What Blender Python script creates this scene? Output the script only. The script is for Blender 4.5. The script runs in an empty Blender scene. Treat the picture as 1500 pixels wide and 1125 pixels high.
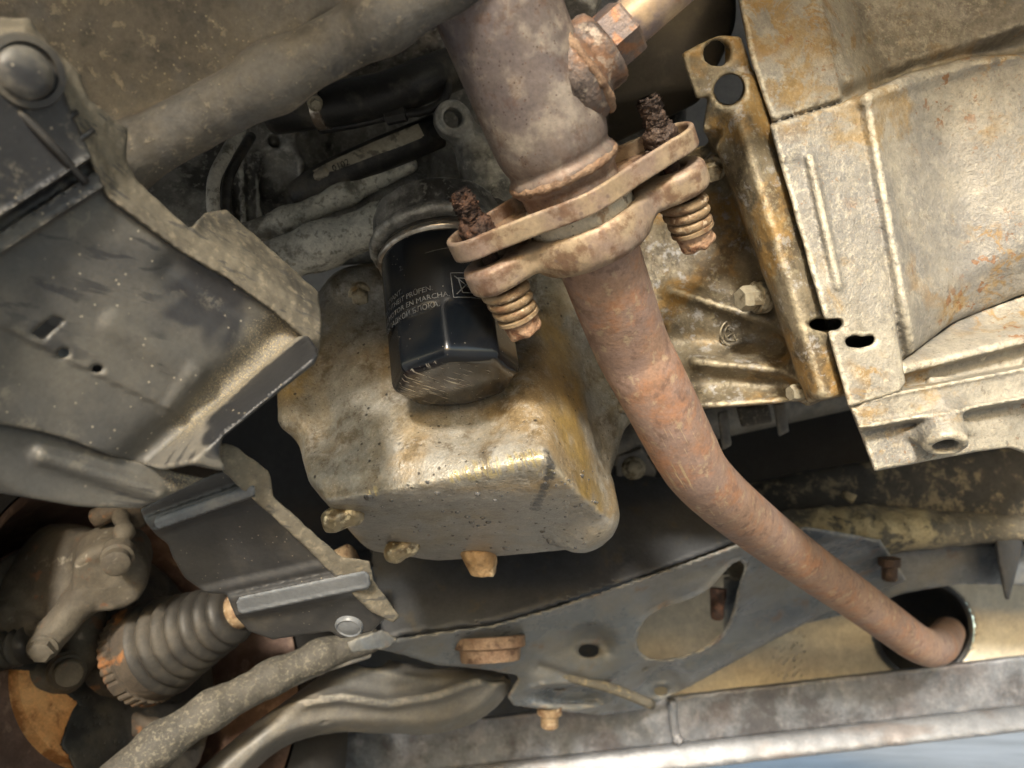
import bpy, bmesh, math, random
import numpy as np
from mathutils import Vector, Matrix
random.seed(7); np.random.seed(7)

# ------------------------------------------------------------------ camera
PITCH = math.radians(22.0)
CAM = np.array([0.0, 0.0, 0.25])
FPX = 1133.0                                   # focal length in pixels of a 1500 px wide frame
RX = np.array([1.0, 0.0, 0.0])
UP = np.array([0.0, -math.sin(PITCH), math.cos(PITCH)])
FW = np.array([0.0, math.cos(PITCH), math.sin(PITCH)])
scene = bpy.context.scene
col = scene.collection
cam_d = bpy.data.cameras.new('Camera')
cam = bpy.data.objects.new('Camera', cam_d)
col.objects.link(cam)
cam.location = CAM
cam.rotation_euler = (math.radians(90) + PITCH, 0, 0)
cam_d.sensor_width = 36.0
cam_d.lens = 36.0 * FPX / 1500.0
cam_d.clip_start = 0.02
cam_d.clip_end = 2000
cam_d.dof.use_dof = True
cam_d.dof.focus_distance = 0.45
cam_d.dof.aperture_fstop = 8.5
scene.camera = cam
scene.render.resolution_x = 1024
scene.render.resolution_y = 768

# ------------------------------------------------------------------ light
SUN_EL, SUN_AZ = 13.5, 9.0                   # degrees; azimuth to the left of straight behind the camera
world = bpy.data.worlds.new('World')
scene.world = world
world.use_nodes = True
wn = world.node_tree.nodes
sky = wn.new('ShaderNodeTexSky')
sky.sky_type = 'NISHITA'
sky.sun_disc = False
sky.sun_elevation = math.radians(SUN_EL)
sky.sun_rotation = math.radians(180 + SUN_AZ)
world.node_tree.links.new(sky.outputs[0], wn['Background'].inputs[0])
wn['Background'].inputs[1].default_value = 0.15
sun_d = bpy.data.lights.new('Sun', 'SUN')
sun_d.energy = 2.3
sun_d.angle = math.radians(7.0)
sun_d.color = (1.0, 0.93, 0.81)
sun = bpy.data.objects.new('Sun', sun_d)
col.objects.link(sun)
_e, _a = math.radians(SUN_EL), math.radians(SUN_AZ)
_dir = Vector((math.sin(_a) * math.cos(_e), math.cos(_a) * math.cos(_e), -math.sin(_e)))   # the way the light travels
sun.rotation_euler = _dir.to_track_quat('-Z', 'Y').to_euler()
scene.view_settings.view_transform = 'Standard'
scene.view_settings.look = 'None'
scene.view_settings.exposure = 1.35
scene.view_settings.gamma = 1.0
scene.render.engine = 'CYCLES'
scene.cycles.max_bounces = 6
scene.cycles.diffuse_bounces = 4
scene.cycles.glossy_bounces = 3
scene.cycles.adaptive_threshold = 0.025

# ------------------------------------------------------------------ points and small maths
def P(px, py, d):
    """the point seen at photo pixel (px, py), d metres in front of the camera"""
    return CAM + d * (FW + (px - 750.0) / FPX * RX - (py - 562.5) / FPX * UP)
def PS(*pts): return np.array([P(*p) for p in pts])
def proj(p):
    q = p - CAM
    d = q @ FW
    dd = np.where(np.abs(d) < 1e-4, 1e-4, d)
    return 750 + FPX * (q @ RX) / dd, 562.5 - FPX * (q @ UP) / dd, d
def unit(v):
    v = np.asarray(v, float)
    return v / np.linalg.norm(v)
def vdir(x, u, f): return unit(x * RX + u * UP + f * FW)
def smin(a, b, k):
    h = np.maximum(k - np.abs(a - b), 0) / k
    return np.minimum(a, b) - h * h * k * .25
def smax(a, b, k): return -smin(-a, -b, k)
def sst(e0, e1, x):
    t = np.clip((x - e0) / (e1 - e0), 0, 1)
    return t * t * (3 - 2 * t)
def chaikin(poly, n=1, keep=False):
    p = np.array(poly, float)
    for _ in range(n):
        q = np.roll(p, -1, 0)
        p = np.stack([.75 * p + .25 * q, .25 * p + .75 * q], 1).reshape(-1, 2)
    return p
_rs = np.random.RandomState(3)
_LD = [( _rs.normal(size=3), _rs.uniform(0, 6.28)) for _ in range(40)]
def lump(p, scale, n=10, off=0):
    """cheap smooth noise, about -1..1; scale = bumps per metre"""
    v = 0
    for i in range(n):
        k, ph = _LD[(i + off) % 40]
        v = v + np.sin(p @ (k * scale * 3.2) + ph)
    return v / n * 1.6

# ------------------------------------------------------------------ signed distance shapes
def hull_planes(pts):
    bm = bmesh.new()
    for p in pts: bm.verts.new(p)
    bmesh.ops.convex_hull(bm, input=bm.verts[:])
    bm.faces.ensure_lookup_table()
    c = np.mean(np.array(pts), 0)
    out = []
    for f in bm.faces:
        f.normal_update()
        n = np.array(f.normal); v = np.array(f.verts[0].co)
        if np.linalg.norm(n) < .5: continue
        if (c - v) @ n > 0: n = -n
        dd = n @ v
        if not any(np.dot(n, m) > .9995 and abs(dd - e) < 1e-4 for m, e in out): out.append((n, dd))
    bm.free()
    return out
def sd_hull(p, pl, k=.008):
    r = None
    for n, d in pl:
        v = p @ n - d
        r = v if r is None else smax(r, v, k)
    return r
def sd_caps(p, a, b, ra, rb=None):
    rb = ra if rb is None else rb
    a = np.asarray(a); b = np.asarray(b); ab = b - a
    t = np.clip((p - a) @ ab / (ab @ ab), 0, 1)
    return np.linalg.norm(p - a - t[:, None] * ab, axis=1) - (ra + (rb - ra) * t)
def sd_chain(p, pts, rad, k=.004):
    r = None
    for i in range(len(pts) - 1):
        v = sd_caps(p, pts[i], pts[i + 1], rad[i], rad[i + 1])
        r = v if r is None else smin(r, v, k)
    return r
def sd_cyl(p, a, b, r, k=.002):
    a = np.asarray(a); b = np.asarray(b); ax = b - a; L = np.linalg.norm(ax); ax = ax / L
    h = (p - a) @ ax
    rr = np.linalg.norm(p - a - h[:, None] * ax, axis=1)
    return smax(rr - r, np.abs(h - L / 2) - L / 2, k)
def sd_ball(p, c, r): return np.linalg.norm(p - np.asarray(c), axis=1) - r
def poly2d(x, y, poly):
    poly = np.asarray(poly, float)
    best = np.full(x.shape, 1e18); inside = np.zeros(x.shape, bool)
    n = len(poly)
    for i in range(n):
        ax, ay = poly[i]; bx, by = poly[(i + 1) % n]
        ex, ey = bx - ax, by - ay
        L = ex * ex + ey * ey
        if L < 1e-12: continue
        t = np.clip(((x - ax) * ex + (y - ay) * ey) / L, 0, 1)
        dx = x - ax - t * ex; dy = y - ay - t * ey
        np.minimum(best, dx * dx + dy * dy, out=best)
        c = (ay > y) != (by > y)
        if ey != 0: inside ^= c & (x < ex * (y - ay) / ey + ax)
    r = np.sqrt(best)
    return np.where(inside, -r, r)
def seg2(x, y, a, b):
    """distance in pixels from a segment"""
    ex, ey = b[0] - a[0], b[1] - a[1]
    t = np.clip(((x - a[0]) * ex + (y - a[1]) * ey) / (ex * ex + ey * ey), 0, 1)
    return np.hypot(x - a[0] - t * ex, y - a[1] - t * ey)
def path2(x, y, pts):
    r = None
    for a, b in zip(pts[:-1], pts[1:]):
        v = seg2(x, y, a, b)
        r = v if r is None else np.minimum(r, v)
    return r
def side(x, y, a, b):
    """signed distance from the line a-b, positive on its left when walking a to b on the photo (y down)"""
    ex, ey = b[0] - a[0], b[1] - a[1]; L = math.hypot(ex, ey)
    return ((x - a[0]) * ey - (y - a[1]) * ex) / L
def plane_d(a, b, c):
    """depth function of the plane through three (px, py, d) points (true plane: 1/d is linear)"""
    A = np.array([[p[0], p[1], 1] for p in (a, b, c)], float); w = np.linalg.solve(A, [1 / p[2] for p in (a, b, c)])
    return lambda x, y: 1 / np.maximum(w[0] * x + w[1] * y + w[2], .2)
def slope(df, x, y, d, d0):
    """how much a depth function leans away from the view, to keep thickness true on steep walls"""
    gx = (df(x + 1.5, y) - d0) / 1.5; gy = (df(x, y + 1.5) - d0) / 1.5
    k = FPX / np.maximum(d, .05)
    return np.sqrt(1 + np.minimum((gx * gx + gy * gy) * k * k, 16))
def sheet(p, poly, df, th, k=.0015, Q=None):
    x, y, d = Q if Q is not None else proj(p)
    s2 = poly2d(x, y, poly) * d / FPX
    d0 = df(x, y)
    return smax(s2, np.abs(d - d0) / slope(df, x, y, d, d0) - th / 2, k)
def slab(p, poly, df, db, k=.003, Q=None):
    """solid between a front depth and a back depth, inside an outline"""
    x, y, d = Q if Q is not None else proj(p)
    s2 = poly2d(x, y, poly) * d / FPX
    d0 = df(x, y)
    back = db(x, y) if callable(db) else db
    return smax(s2, smax((d0 - d) / slope(df, x, y, d, d0), d - back, .002), k)

def polygonise(f, pts, vox, pad=.012, lf=1.5):
    pts = np.asarray(pts, float)
    lo = pts.min(0) - pad; hi = pts.max(0) + pad
    B = 8
    nb = np.maximum(np.ceil((hi - lo) / vox / B).astype(int), 1)
    n = nb * B
    cx = [lo[i] + (np.arange(nb[i]) * B + (B - 1) / 2) * vox for i in range(3)]
    cg = np.stack(np.meshgrid(*cx, indexing='ij'), -1).reshape(-1, 3)
    cd = f(cg)
    keep = np.abs(cd) < lf * .87 * B * vox
    arr = np.where(cd < 0, -1., 1.).astype(np.float32).reshape(nb)
    arr = np.repeat(np.repeat(np.repeat(arr, B, 0), B, 1), B, 2)
    kb = np.argwhere(keep.reshape(nb))
    loc = np.stack(np.meshgrid(*[np.arange(B)] * 3, indexing='ij'), -1).reshape(-1, 3)
    for s in range(0, len(kb), 400):
        idx = (kb[s:s + 400, None, :] * B + loc[None]).reshape(-1, 3)
        v = f(lo + idx * vox)
        arr[idx[:, 0], idx[:, 1], idx[:, 2]] = v
    arr[0] = np.maximum(arr[0], 1e-4); arr[-1] = np.maximum(arr[-1], 1e-4)
    arr[:, 0] = np.maximum(arr[:, 0], 1e-4); arr[:, -1] = np.maximum(arr[:, -1], 1e-4)
    arr[:, :, 0] = np.maximum(arr[:, :, 0], 1e-4); arr[:, :, -1] = np.maximum(arr[:, :, -1], 1e-4)
    s = arr < 0
    corners = [(i, j, k) for i in (0, 1) for j in (0, 1) for k in (0, 1)]
    cnt = np.zeros(n - 1, np.int8)
    for i, j, k in corners: cnt += s[i:n[0] - 1 + i, j:n[1] - 1 + j, k:n[2] - 1 + k]
    act = np.argwhere((cnt > 0) & (cnt < 8))
    vid = np.full(n - 1, -1, np.int32)
    vid[act[:, 0], act[:, 1], act[:, 2]] = np.arange(len(act))
    val = {c: arr[act[:, 0] + c[0], act[:, 1] + c[1], act[:, 2] + c[2]] for c in corners}
    acc = np.zeros((len(act), 3)); num = np.zeros(len(act))
    for c in corners:
        for ax in range(3):
            if c[ax]: continue
            e = list(c); e[ax] = 1; e = tuple(e)
            a, b = val[c], val[e]
            m = (a < 0) != (b < 0)
            t = np.where(m, a / np.where(m, a - b, 1), 0)
            q = np.array(c, float)[None].repeat(len(act), 0); q[:, ax] = t
            acc += q * m[:, None]; num += m
    verts = lo + (act + acc / num[:, None]) * vox
    faces = []
    for ax in range(3):
        o = [(1, 2), (2, 0), (0, 1)][ax]
        sl0 = [slice(1, n[i] - 1) for i in range(3)]; sl1 = list(sl0)
        sl0[ax] = slice(0, n[ax] - 1); sl1[ax] = slice(1, n[ax])
        a, b = s[tuple(sl0)], s[tuple(sl1)]
        e = np.argwhere(a != b)
        base = e.copy()
        for i in range(3):
            if i != ax: base[:, i] += 1
        flip = a[e[:, 0], e[:, 1], e[:, 2]]
        q = []
        for du, dv in ((-1, -1), (0, -1), (0, 0), (-1, 0)):
            c = base.copy(); c[:, o[0]] += du; c[:, o[1]] += dv
            q.append(vid[c[:, 0], c[:, 1], c[:, 2]])
        q = np.stack(q, 1)
        q = np.where(flip[:, None], q, q[:, ::-1])
        faces.append(q)
    F = np.concatenate(faces)
    F = F[(F >= 0).all(1)]
    return verts, F

def hit(f, x, y, d0, d1, n=160):
    """where the view ray through a pixel first meets a solid"""
    ds = np.linspace(d0, d1, n)
    v = f(np.array([P(x, y, d) for d in ds]))
    i = np.argmax(v < 0)
    return P(x, y, ds[i] if v[i] < 0 else d1)

# ------------------------------------------------------------------ objects
BASE = {}
def thing(name, label, cat, base, group=None, kind=None):
    o = bpy.data.objects.new(name, None); col.objects.link(o)
    o.empty_display_size = .02
    o.location = base; BASE[o] = np.array(base, float)
    tag(o, label, cat, group, kind)
    return o
def tag(o, label=None, cat=None, group=None, kind=None):
    if label: o['label'] = label
    if cat: o['category'] = cat; kind = kind or 'thing'
    if group: o['group'] = group
    if kind: o['kind'] = kind
    return o
def mesh_obj(name, V, F, mat, parent=None, smooth=True, base=None, sharp=None):
    V = np.asarray(V, float)
    if parent is not None: b = BASE[parent]
    else: b = np.array(base, float) if base is not None else V.mean(0)
    me = bpy.data.meshes.new(name)
    V = V - b
    if isinstance(F, np.ndarray):
        k = F.shape[1]
        me.vertices.add(len(V)); me.vertices.foreach_set('co', V.astype(np.float32).ravel())
        me.loops.add(F.size); me.loops.foreach_set('vertex_index', F.astype(np.int32).ravel())
        me.polygons.add(len(F)); me.polygons.foreach_set('loop_start', np.arange(0, F.size, k, dtype=np.int32))
        me.update(calc_edges=True); me.validate()
    else:
        me.from_pydata([tuple(v) for v in V], [], [tuple(f) for f in F]); me.update()
    if smooth:
        me.polygons.foreach_set('use_smooth', [True] * len(me.polygons))
        if sharp is not None: me.set_sharp_from_angle(angle=math.radians(sharp))
    o = bpy.data.objects.new(name, me); col.objects.link(o)
    if mat is not None: me.materials.append(mat)
    if parent is not None: o.parent = parent; BASE[o] = b
    else: o.location = b; BASE[o] = b
    return o
def sdf_obj(name, f, pts, vox, mat, parent=None, pad=.012, **kw):
    V, F = polygonise(f, pts, vox, pad)
    return mesh_obj(name, V, F, mat, parent, **kw)
def frame_of(ax):
    ax = unit(ax); h = np.array([0, 0, 1.]) if abs(ax[2]) < .8 else np.array([1., 0, 0])
    u = unit(np.cross(ax, h)); return u, np.cross(ax, u), ax
def lathe(a, ax, prof, seg=48, rfun=None, jitter=0, cap=True, ref=None):
    """revolve (radius, height) pairs about the axis ax from a"""
    u, v, ax = frame_of(ax)
    if ref is not None:
        u = unit(ref - ax * np.dot(ref, ax)); v = np.cross(ax, u)
    V = []; F = []
    for i, (r, h) in enumerate(prof):
        for j in range(seg):
            t = 2 * math.pi * j / seg
            rr = r * (rfun(t, h) if rfun else 1)
            q = a + ax * h + rr * (math.cos(t) * u + math.sin(t) * v)
            if jitter: q = q + np.random.normal(size=3) * jitter
            V.append(q)
    m = len(prof)
    for i in range(m - 1):
        for j in range(seg):
            k = (j + 1) % seg
            F.append((i * seg + j, i * seg + k, (i + 1) * seg + k, (i + 1) * seg + j))
    if cap:
        F.append(tuple(range(seg))[::-1]); F.append(tuple((m - 1) * seg + j for j in range(seg)))
    return V, F
def spline(pts, n=8):
    """Catmull-Rom through rows of numbers"""
    p = np.array(pts, float); p = np.vstack([2 * p[0] - p[1], p, 2 * p[-1] - p[-2]])
    out = []
    for i in range(1, len(p) - 2):
        for t in np.linspace(0, 1, n, endpoint=False):
            a, b, c, d = p[i - 1:i + 3]
            out.append(.5 * (2 * b + (c - a) * t + (2 * a - 5 * b + 4 * c - d) * t * t + (3 * b - a - 3 * c + d) * t ** 3))
    out.append(p[-2])
    return np.array(out)
def sweep(path, rad, seg=20, cap=True, flat=1.0, flat_dir=None):
    path = np.asarray(path, float); n = len(path)
    rad = np.full(n, rad) if np.isscalar(rad) else np.asarray(rad)
    V = []; F = []
    t0 = unit(path[1] - path[0]); u, v, _ = frame_of(t0)
    for i in range(n):
        t = unit(path[min(i + 1, n - 1)] - path[max(i - 1, 0)])
        u = unit(u - t * np.dot(u, t)); v = np.cross(t, u)
        for j in range(seg):
            a = 2 * math.pi * j / seg
            V.append(path[i] + rad[i] * (math.cos(a) * u + math.sin(a) * v))
    for i in range(n - 1):
        for j in range(seg):
            k = (j + 1) % seg
            F.append((i * seg + j, i * seg + k, (i + 1) * seg + k, (i + 1) * seg + j))
    if cap:
        F.append(tuple(range(seg))[::-1]); F.append(tuple((n - 1) * seg + j for j in range(seg)))
    return V, F
def merge(*vf):
    V = []; F = []
    for v, f in vf:
        o = len(V); V += list(v); F += [tuple(i + o for i in q) for q in f]
    return V, F
def hexhead(a, ax, r, h, washer=1.35, jitter=0):
    """a flanged hexagon bolt head standing on a along ax"""
    u, v, ax = frame_of(ax)
    def ring(rad, hh, n, ph=0): return [a + ax * hh + rad * (math.cos(2 * math.pi * j / n + ph) * u + math.sin(2 * math.pi * j / n + ph) * v) for j in range(n)]
    w = lathe(a, ax, [(r * washer, -.003), (r * washer, h * .16), (r * washer * .92, h * .26), (r * .7, h * .3)], 24)
    V = ring(r, h * .2, 6) + ring(r, h * .86, 6) + ring(r * .84, h, 6)
    F = []
    for i in range(2):
        for j in range(6):
            k = (j + 1) % 6
            F.append((i * 6 + j, i * 6 + k, i * 6 + 6 + k, i * 6 + 6 + j))
    F.append(tuple(12 + j for j in range(6)))
    V, F = merge(w, (V, F))
    if jitter: V = [q + np.random.normal(size=3) * jitter for q in V]
    return V, F

# ------------------------------------------------------------------ materials
class N:
    """tiny node-tree writer; every method returns an output socket"""
    def __init__(s, name):
        s.m = bpy.data.materials.new(name); s.m.use_nodes = True
        s.t = s.m.node_tree; s.t.nodes.clear()
        s.out = s.t.nodes.new('ShaderNodeOutputMaterial')
        s.b = s.t.nodes.new('ShaderNodeBsdfPrincipled')
        s.t.links.new(s.b.outputs[0], s.out.inputs[0])
        s.pos = s.t.nodes.new('ShaderNodeNewGeometry').outputs['Position']
    def put(s, sock, v):
        if isinstance(v, bpy.types.NodeSocket): s.t.links.new(v, sock)
        elif isinstance(v, (tuple, list)) and len(v) == 3 and sock.type == 'RGBA': sock.default_value = (*v, 1)
        else: sock.default_value = v
    def math(s, op, a, b=0, clamp=False):
        n = s.t.nodes.new('ShaderNodeMath'); n.operation = op; n.use_clamp = clamp
        s.put(n.inputs[0], a); s.put(n.inputs[1], b); return n.outputs[0]
    def vec(s, off=(0, 0, 0), scale=(1, 1, 1), rot=(0, 0, 0), src=None):
        n = s.t.nodes.new('ShaderNodeMapping'); n.vector_type = 'POINT'
        s.put(n.inputs[0], src or s.pos)
        n.inputs['Location'].default_value = off; n.inputs['Rotation'].default_value = rot; n.inputs['Scale'].default_value = scale
        return n.outputs[0]
    def noise(s, scale, detail=4, rough=.55, dist=0, off=0, stretch=None, rot=(0, 0, 0)):
        n = s.t.nodes.new('ShaderNodeTexNoise')
        v = s.vec((off * 1.7, off * .9, off * 1.3), (1, 1, 1))
        if stretch: v = s.vec((0, 0, 0), stretch, (0, 0, 0), s.vec((0, 0, 0), (1, 1, 1), rot, v))
        s.put(n.inputs['Vector'], v); n.inputs['Scale'].default_value = scale
        detail = min(detail, max(1.0, math.log2(2600.0 / (scale * (max(stretch) if stretch else 1)))) if scale < 2000 else 1)   # nothing finer than a pixel
        n.inputs['Detail'].default_value = detail; n.inputs['Roughness'].default_value = rough; n.inputs['Distortion'].default_value = dist
        return n.outputs['Fac']
    def voro(s, scale, off=0, feature='F1', rnd=1):
        n = s.t.nodes.new('ShaderNodeTexVoronoi'); n.feature = feature
        s.put(n.inputs['Vector'], s.vec((off * 1.7, off * .9, off * 1.3)))
        n.inputs['Scale'].default_value = scale; n.inputs['Randomness'].default_value = rnd
        return n.outputs['Distance']
    def step(s, x, lo, hi):
        n = s.t.nodes.new('ShaderNodeMapRange'); n.interpolation_type = 'SMOOTHSTEP'; n.clamp = True
        s.put(n.inputs[0], x); n.inputs[1].default_value = lo; n.inputs[2].default_value = hi
        n.inputs[3].default_value = 0; n.inputs[4].default_value = 1
        return n.outputs[0]
    def mix(s, f, a, b):
        n = s.t.nodes.new('ShaderNodeMix'); n.data_type = 'RGBA'; n.clamp_factor = True
        s.put(n.inputs[0], f); s.put(n.inputs[6], a); s.put(n.inputs[7], b); return n.outputs[2]
    def fmix(s, f, a, b):
        n = s.t.nodes.new('ShaderNodeMix'); n.data_type = 'FLOAT'; n.clamp_factor = True
        s.put(n.inputs[0], f); s.put(n.inputs[2], a); s.put(n.inputs[3], b); return n.outputs[0]
    def dist(s, c):
        n = s.t.nodes.new('ShaderNodeVectorMath'); n.operation = 'DISTANCE'
        s.put(n.inputs[0], s.pos); n.inputs[1].default_value = tuple(c); return n.outputs['Value']
    def region(s, balls, wob=None):
        """mask of soft balls (centre, inner radius, outer radius), edges broken by noise"""
        r = None
        for c, r0, r1 in balls:
            d = s.dist(c)
            if wob: d = s.math('ADD', d, s.math('MULTIPLY', s.math('SUBTRACT', wob, .5), (r1) * 1.1))
            m = s.math('SUBTRACT', 1.0, s.step(d, r0, r1))
            r = m if r is None else s.math('MAXIMUM', r, m)
        return r
    def bump(s, h, strength, dist=.001, prev=None):
        n = s.t.nodes.new('ShaderNodeBump'); n.inputs['Strength'].default_value = strength; n.inputs['Distance'].default_value = dist
        s.put(n.inputs['Height'], h)
        if prev is not None: s.put(n.inputs['Normal'], prev)
        return n.outputs[0]
    def done(s, color, rough, metal, normal=None, spec=.5, coat=0):
        s.put(s.b.inputs['Base Color'], color); s.put(s.b.inputs['Roughness'], rough); s.put(s.b.inputs['Metallic'], metal)
        s.b.inputs['Specular IOR Level'].default_value = spec
        if coat: s.b.inputs['Coat Weight'].default_value = coat; s.b.inputs['Coat Roughness'].default_value = .12
        if normal is not None: s.put(s.b.inputs['Normal'], normal)
        return s.m

def grimy(name, c1, c2, scale=25, rough=.6, metal=0., layers=(), bumps=((400, .25, .0006), (60, .2, .002)), spec=.4, coat=0, contrast=.22, grain=(420, .32)):
    """a worn surface: two base tones, then layers of stain, dust, rust or bare metal, each with a shape of its own"""
    s = N(name)
    f = s.step(s.noise(scale, 5, .6, .3), .5 - contrast, .5 + contrast)
    C = s.mix(f, c1, c2); R = rough; Mt = metal; nrm = None
    H = None
    for i, L in enumerate(layers):
        t = L.get('t', 'noise'); off = L.get('off', i * 3.1 + 1.3)
        thr, soft = L.get('thr', .5), L.get('soft', .06)
        if t == 'noise':
            m = s.step(s.noise(L['s'], L.get('det', 5), L.get('nr', .6), L.get('dist', .2), off, L.get('stretch'), L.get('rot', (0, 0, 0))), thr - soft, thr + soft)
        elif t == 'spots':
            m = s.math('SUBTRACT', 1.0, s.step(s.voro(L['s'], off), thr - soft, thr + soft))
        elif t == 'edge':
            pt = [n for n in s.t.nodes if n.bl_idname == 'ShaderNodeNewGeometry'][0].outputs['Pointiness']
            m = s.math('MULTIPLY', s.step(pt, thr, thr + soft), s.step(s.noise(L.get('s', 120), 5, .7, 0, off), .35, .6))
        elif t == 'plane':
            n = s.t.nodes.new('ShaderNodeVectorMath'); n.operation = 'DOT_PRODUCT'; s.put(n.inputs[0], s.pos); n.inputs[1].default_value = tuple(L['n'])
            hgt = s.math('SUBTRACT', n.outputs['Value'], L['at'])
            m = s.math('SUBTRACT', 1.0, s.step(s.math('ADD', hgt, s.math('MULTIPLY', s.noise(120, 4, .6), .004)), thr - soft, thr + soft))
        else: m = 1.0
        if 'gate' in L: m = s.math('MULTIPLY', m, s.step(s.noise(L['gate'][0], 4, .55, 0, off + 5), L['gate'][1] - .06, L['gate'][1] + .06))
        if 'in' in L: m = s.math('MULTIPLY', m, s.region(L['in'], s.noise(L.get('ws', 60), 5, .6, 0, off + 2)))
        m = s.math('MULTIPLY', m, L.get('amt', 1.0))
        C = s.mix(m, C, L['c'])
        if 'r' in L: R = s.fmix(m, R, L['r'])
        if 'm' in L: Mt = s.fmix(m, Mt, L['m'])
        if 'h' in L: H = s.math('MULTIPLY', m, L['h'] * .6) if H is None else s.math('ADD', H, s.math('MULTIPLY', m, L['h'] * .6))
    if grain:
        g = s.math('ADD', s.math('MULTIPLY', s.math('ADD', s.noise(grain[0], 4, .75, 0, 7.7), s.noise(grain[0] * .22, 4, .7, 0, 3.3)), grain[1] * 2.2), 1 - grain[1] * 2.2)
        n = s.t.nodes.new('ShaderNodeVectorMath'); n.operation = 'SCALE'; s.put(n.inputs[0], C); s.put(n.inputs['Scale'], g); C = n.outputs[0]
    for sc, st, di in bumps:
        h = s.math('MULTIPLY', s.noise(sc, 3, .6, 0, sc * .01), st * di)
        H = h if H is None else s.math('ADD', H, h)
    if H is not None: nrm = s.bump(H, 1.0, 1.0)
    return s.done(C, R, Mt, nrm, spec, coat)

TAN = (.30, .235, .14); SAND = (.42, .34, .21); GOLD = (.33, .195, .045); RUST = (.24, .085, .03); ORANGE = (.42, .15, .045)
DARK = (.018, .016, .015); ALU = (.40, .385, .36); ALU2 = (.28, .26, .235)

def build_materials():
    M = {}
    SANDY = [(P(x, y, .2676 + .0001825 * x + 3.7e-5 * y + .004), r0, r1) for x, y, r0, r1 in ((412, 468, .003, .014), (392, 502, .005, .016), (368, 540, .006, .017), (344, 575, .007, .018), (322, 608, .008, .018), (300, 640, .008, .018), (284, 672, .006, .017), (274, 695, .003, .012))]
    M['shield'] = grimy('dusty black plastic', (.042, .043, .045), (.085, .082, .075), 8, .5, 0, [
        dict(s=6, c=(.150, .137, .112), thr=.51, soft=.14, det=6, r=.7, amt=.8),
        dict(s=11, c=(.024, .024, .027), thr=.575, soft=.03, det=3, r=.4, dist=.5, amt=.9, stretch=(1, 1, 1.6)),
        dict(s=90, c=(.21, .19, .15), thr=.60, soft=.06, det=6, nr=.75, amt=.5, r=.8, gate=(12, .5)),
        dict(s=55, c=(.022, .022, .024), thr=.58, soft=.02, det=3, stretch=(5, .5, .5), rot=(.4, 0, .8), amt=.7, r=.35, gate=(20, .56)),
        dict(t='edge', thr=.515, soft=.03, c=(.22, .20, .16), amt=.35, s=90),
        dict(t='spots', s=1000, c=(.40, .33, .21), thr=.30, soft=.06, amt=.95, r=.9, h=.0005, **{'in': SANDY}, ws=110),
        dict(t='spots', s=560, c=(.46, .38, .24), thr=.20, soft=.05, amt=.95, r=.9, h=.0008, **{'in': SANDY}, ws=60),
        dict(s=1100, c=(.30, .25, .16), thr=.52, soft=.08, det=2, amt=.5, r=.9, **{'in': SANDY}, ws=90),
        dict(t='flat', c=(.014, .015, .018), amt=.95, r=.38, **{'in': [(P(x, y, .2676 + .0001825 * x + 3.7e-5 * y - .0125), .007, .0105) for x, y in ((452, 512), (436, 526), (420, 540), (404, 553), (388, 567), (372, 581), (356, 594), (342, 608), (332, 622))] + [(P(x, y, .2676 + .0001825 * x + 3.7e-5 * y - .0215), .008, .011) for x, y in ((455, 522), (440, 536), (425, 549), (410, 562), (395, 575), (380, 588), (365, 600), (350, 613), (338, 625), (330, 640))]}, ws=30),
        dict(t='spots', s=210, c=(.42, .37, .28), thr=.10, soft=.03, gate=(30, .5), amt=.6),
        dict(s=40, c=(.025, .025, .027), thr=.56, soft=.03, det=4, stretch=(3.5, .35, 3.5), rot=(0, 0, .9), amt=.8, r=.4, **{'in': [(P(90, 370, .29), .008, .022), (P(60, 440, .29), .006, .02)]}),
        ], bumps=((700, .18, .0005), (90, .12, .0015)), spec=.5, grain=(420, .25))
    M['shield_edge'] = grimy('dusty shield edge', (.115, .101, .077), (.16, .140, .104), 20, .85, 0, [
        dict(s=30, c=(.045, .043, .038), thr=.40, soft=.12, det=6, amt=.9, r=.6, **{'in': [(P(335, 335, .352), .010, .02), (P(375, 375, .360), .010, .018), (P(415, 405, .368), .008, .016), (P(445, 440, .374), .006, .014)]}),
        dict(s=18, c=(.06, .055, .047), thr=.55, soft=.12, det=6, amt=.5),
        dict(s=260, c=(.24, .205, .145), thr=.60, soft=.06, amt=.45),
        dict(s=60, c=(.045, .045, .045), thr=.62, soft=.03, stretch=(1, 1, 4), amt=.7)], bumps=((500, .3, .0006), (80, .3, .002)))
    M['plastic'] = grimy('black plastic', (.022, .022, .024), (.045, .043, .04), 14, .42, 0, [
        dict(s=20, c=(.12, .105, .08), thr=.60, soft=.12, det=7, amt=.6, r=.8),
        dict(t='spots', s=300, c=(.33, .29, .22), thr=.09, soft=.03, gate=(40, .5), amt=.8)], bumps=((1100, .15, .0004), (60, .08, .002)), spec=.5)
    M['ridge'] = grimy('grey plastic ridge', (.115, .124, .136), (.15, .157, .165), 30, .38, 0, [
        dict(t='spots', s=300, c=(.33, .29, .22), thr=.08, soft=.03, gate=(40, .5), amt=.7)], bumps=((900, .15, .0004),))
    M['beam_dust'] = grimy('dusty dark beam', (.085, .075, .060), (.13, .115, .092), 14, .8, 0, [
        dict(s=30, c=(.045, .041, .036), thr=.55, soft=.09, det=8, nr=.7, amt=.8),
        dict(s=160, c=(.25, .21, .15), thr=.62, soft=.05, det=4, amt=.6, h=.0006),
        dict(t='spots', s=300, c=(.30, .26, .18), thr=.15, soft=.05, gate=(30, .52), amt=.8, h=.0006),
        dict(s=18, c=(.10, .10, .102), thr=.56, soft=.1, amt=.6)], bumps=((500, .4, .0008), (90, .25, .002)), grain=(380, .35))
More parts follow.
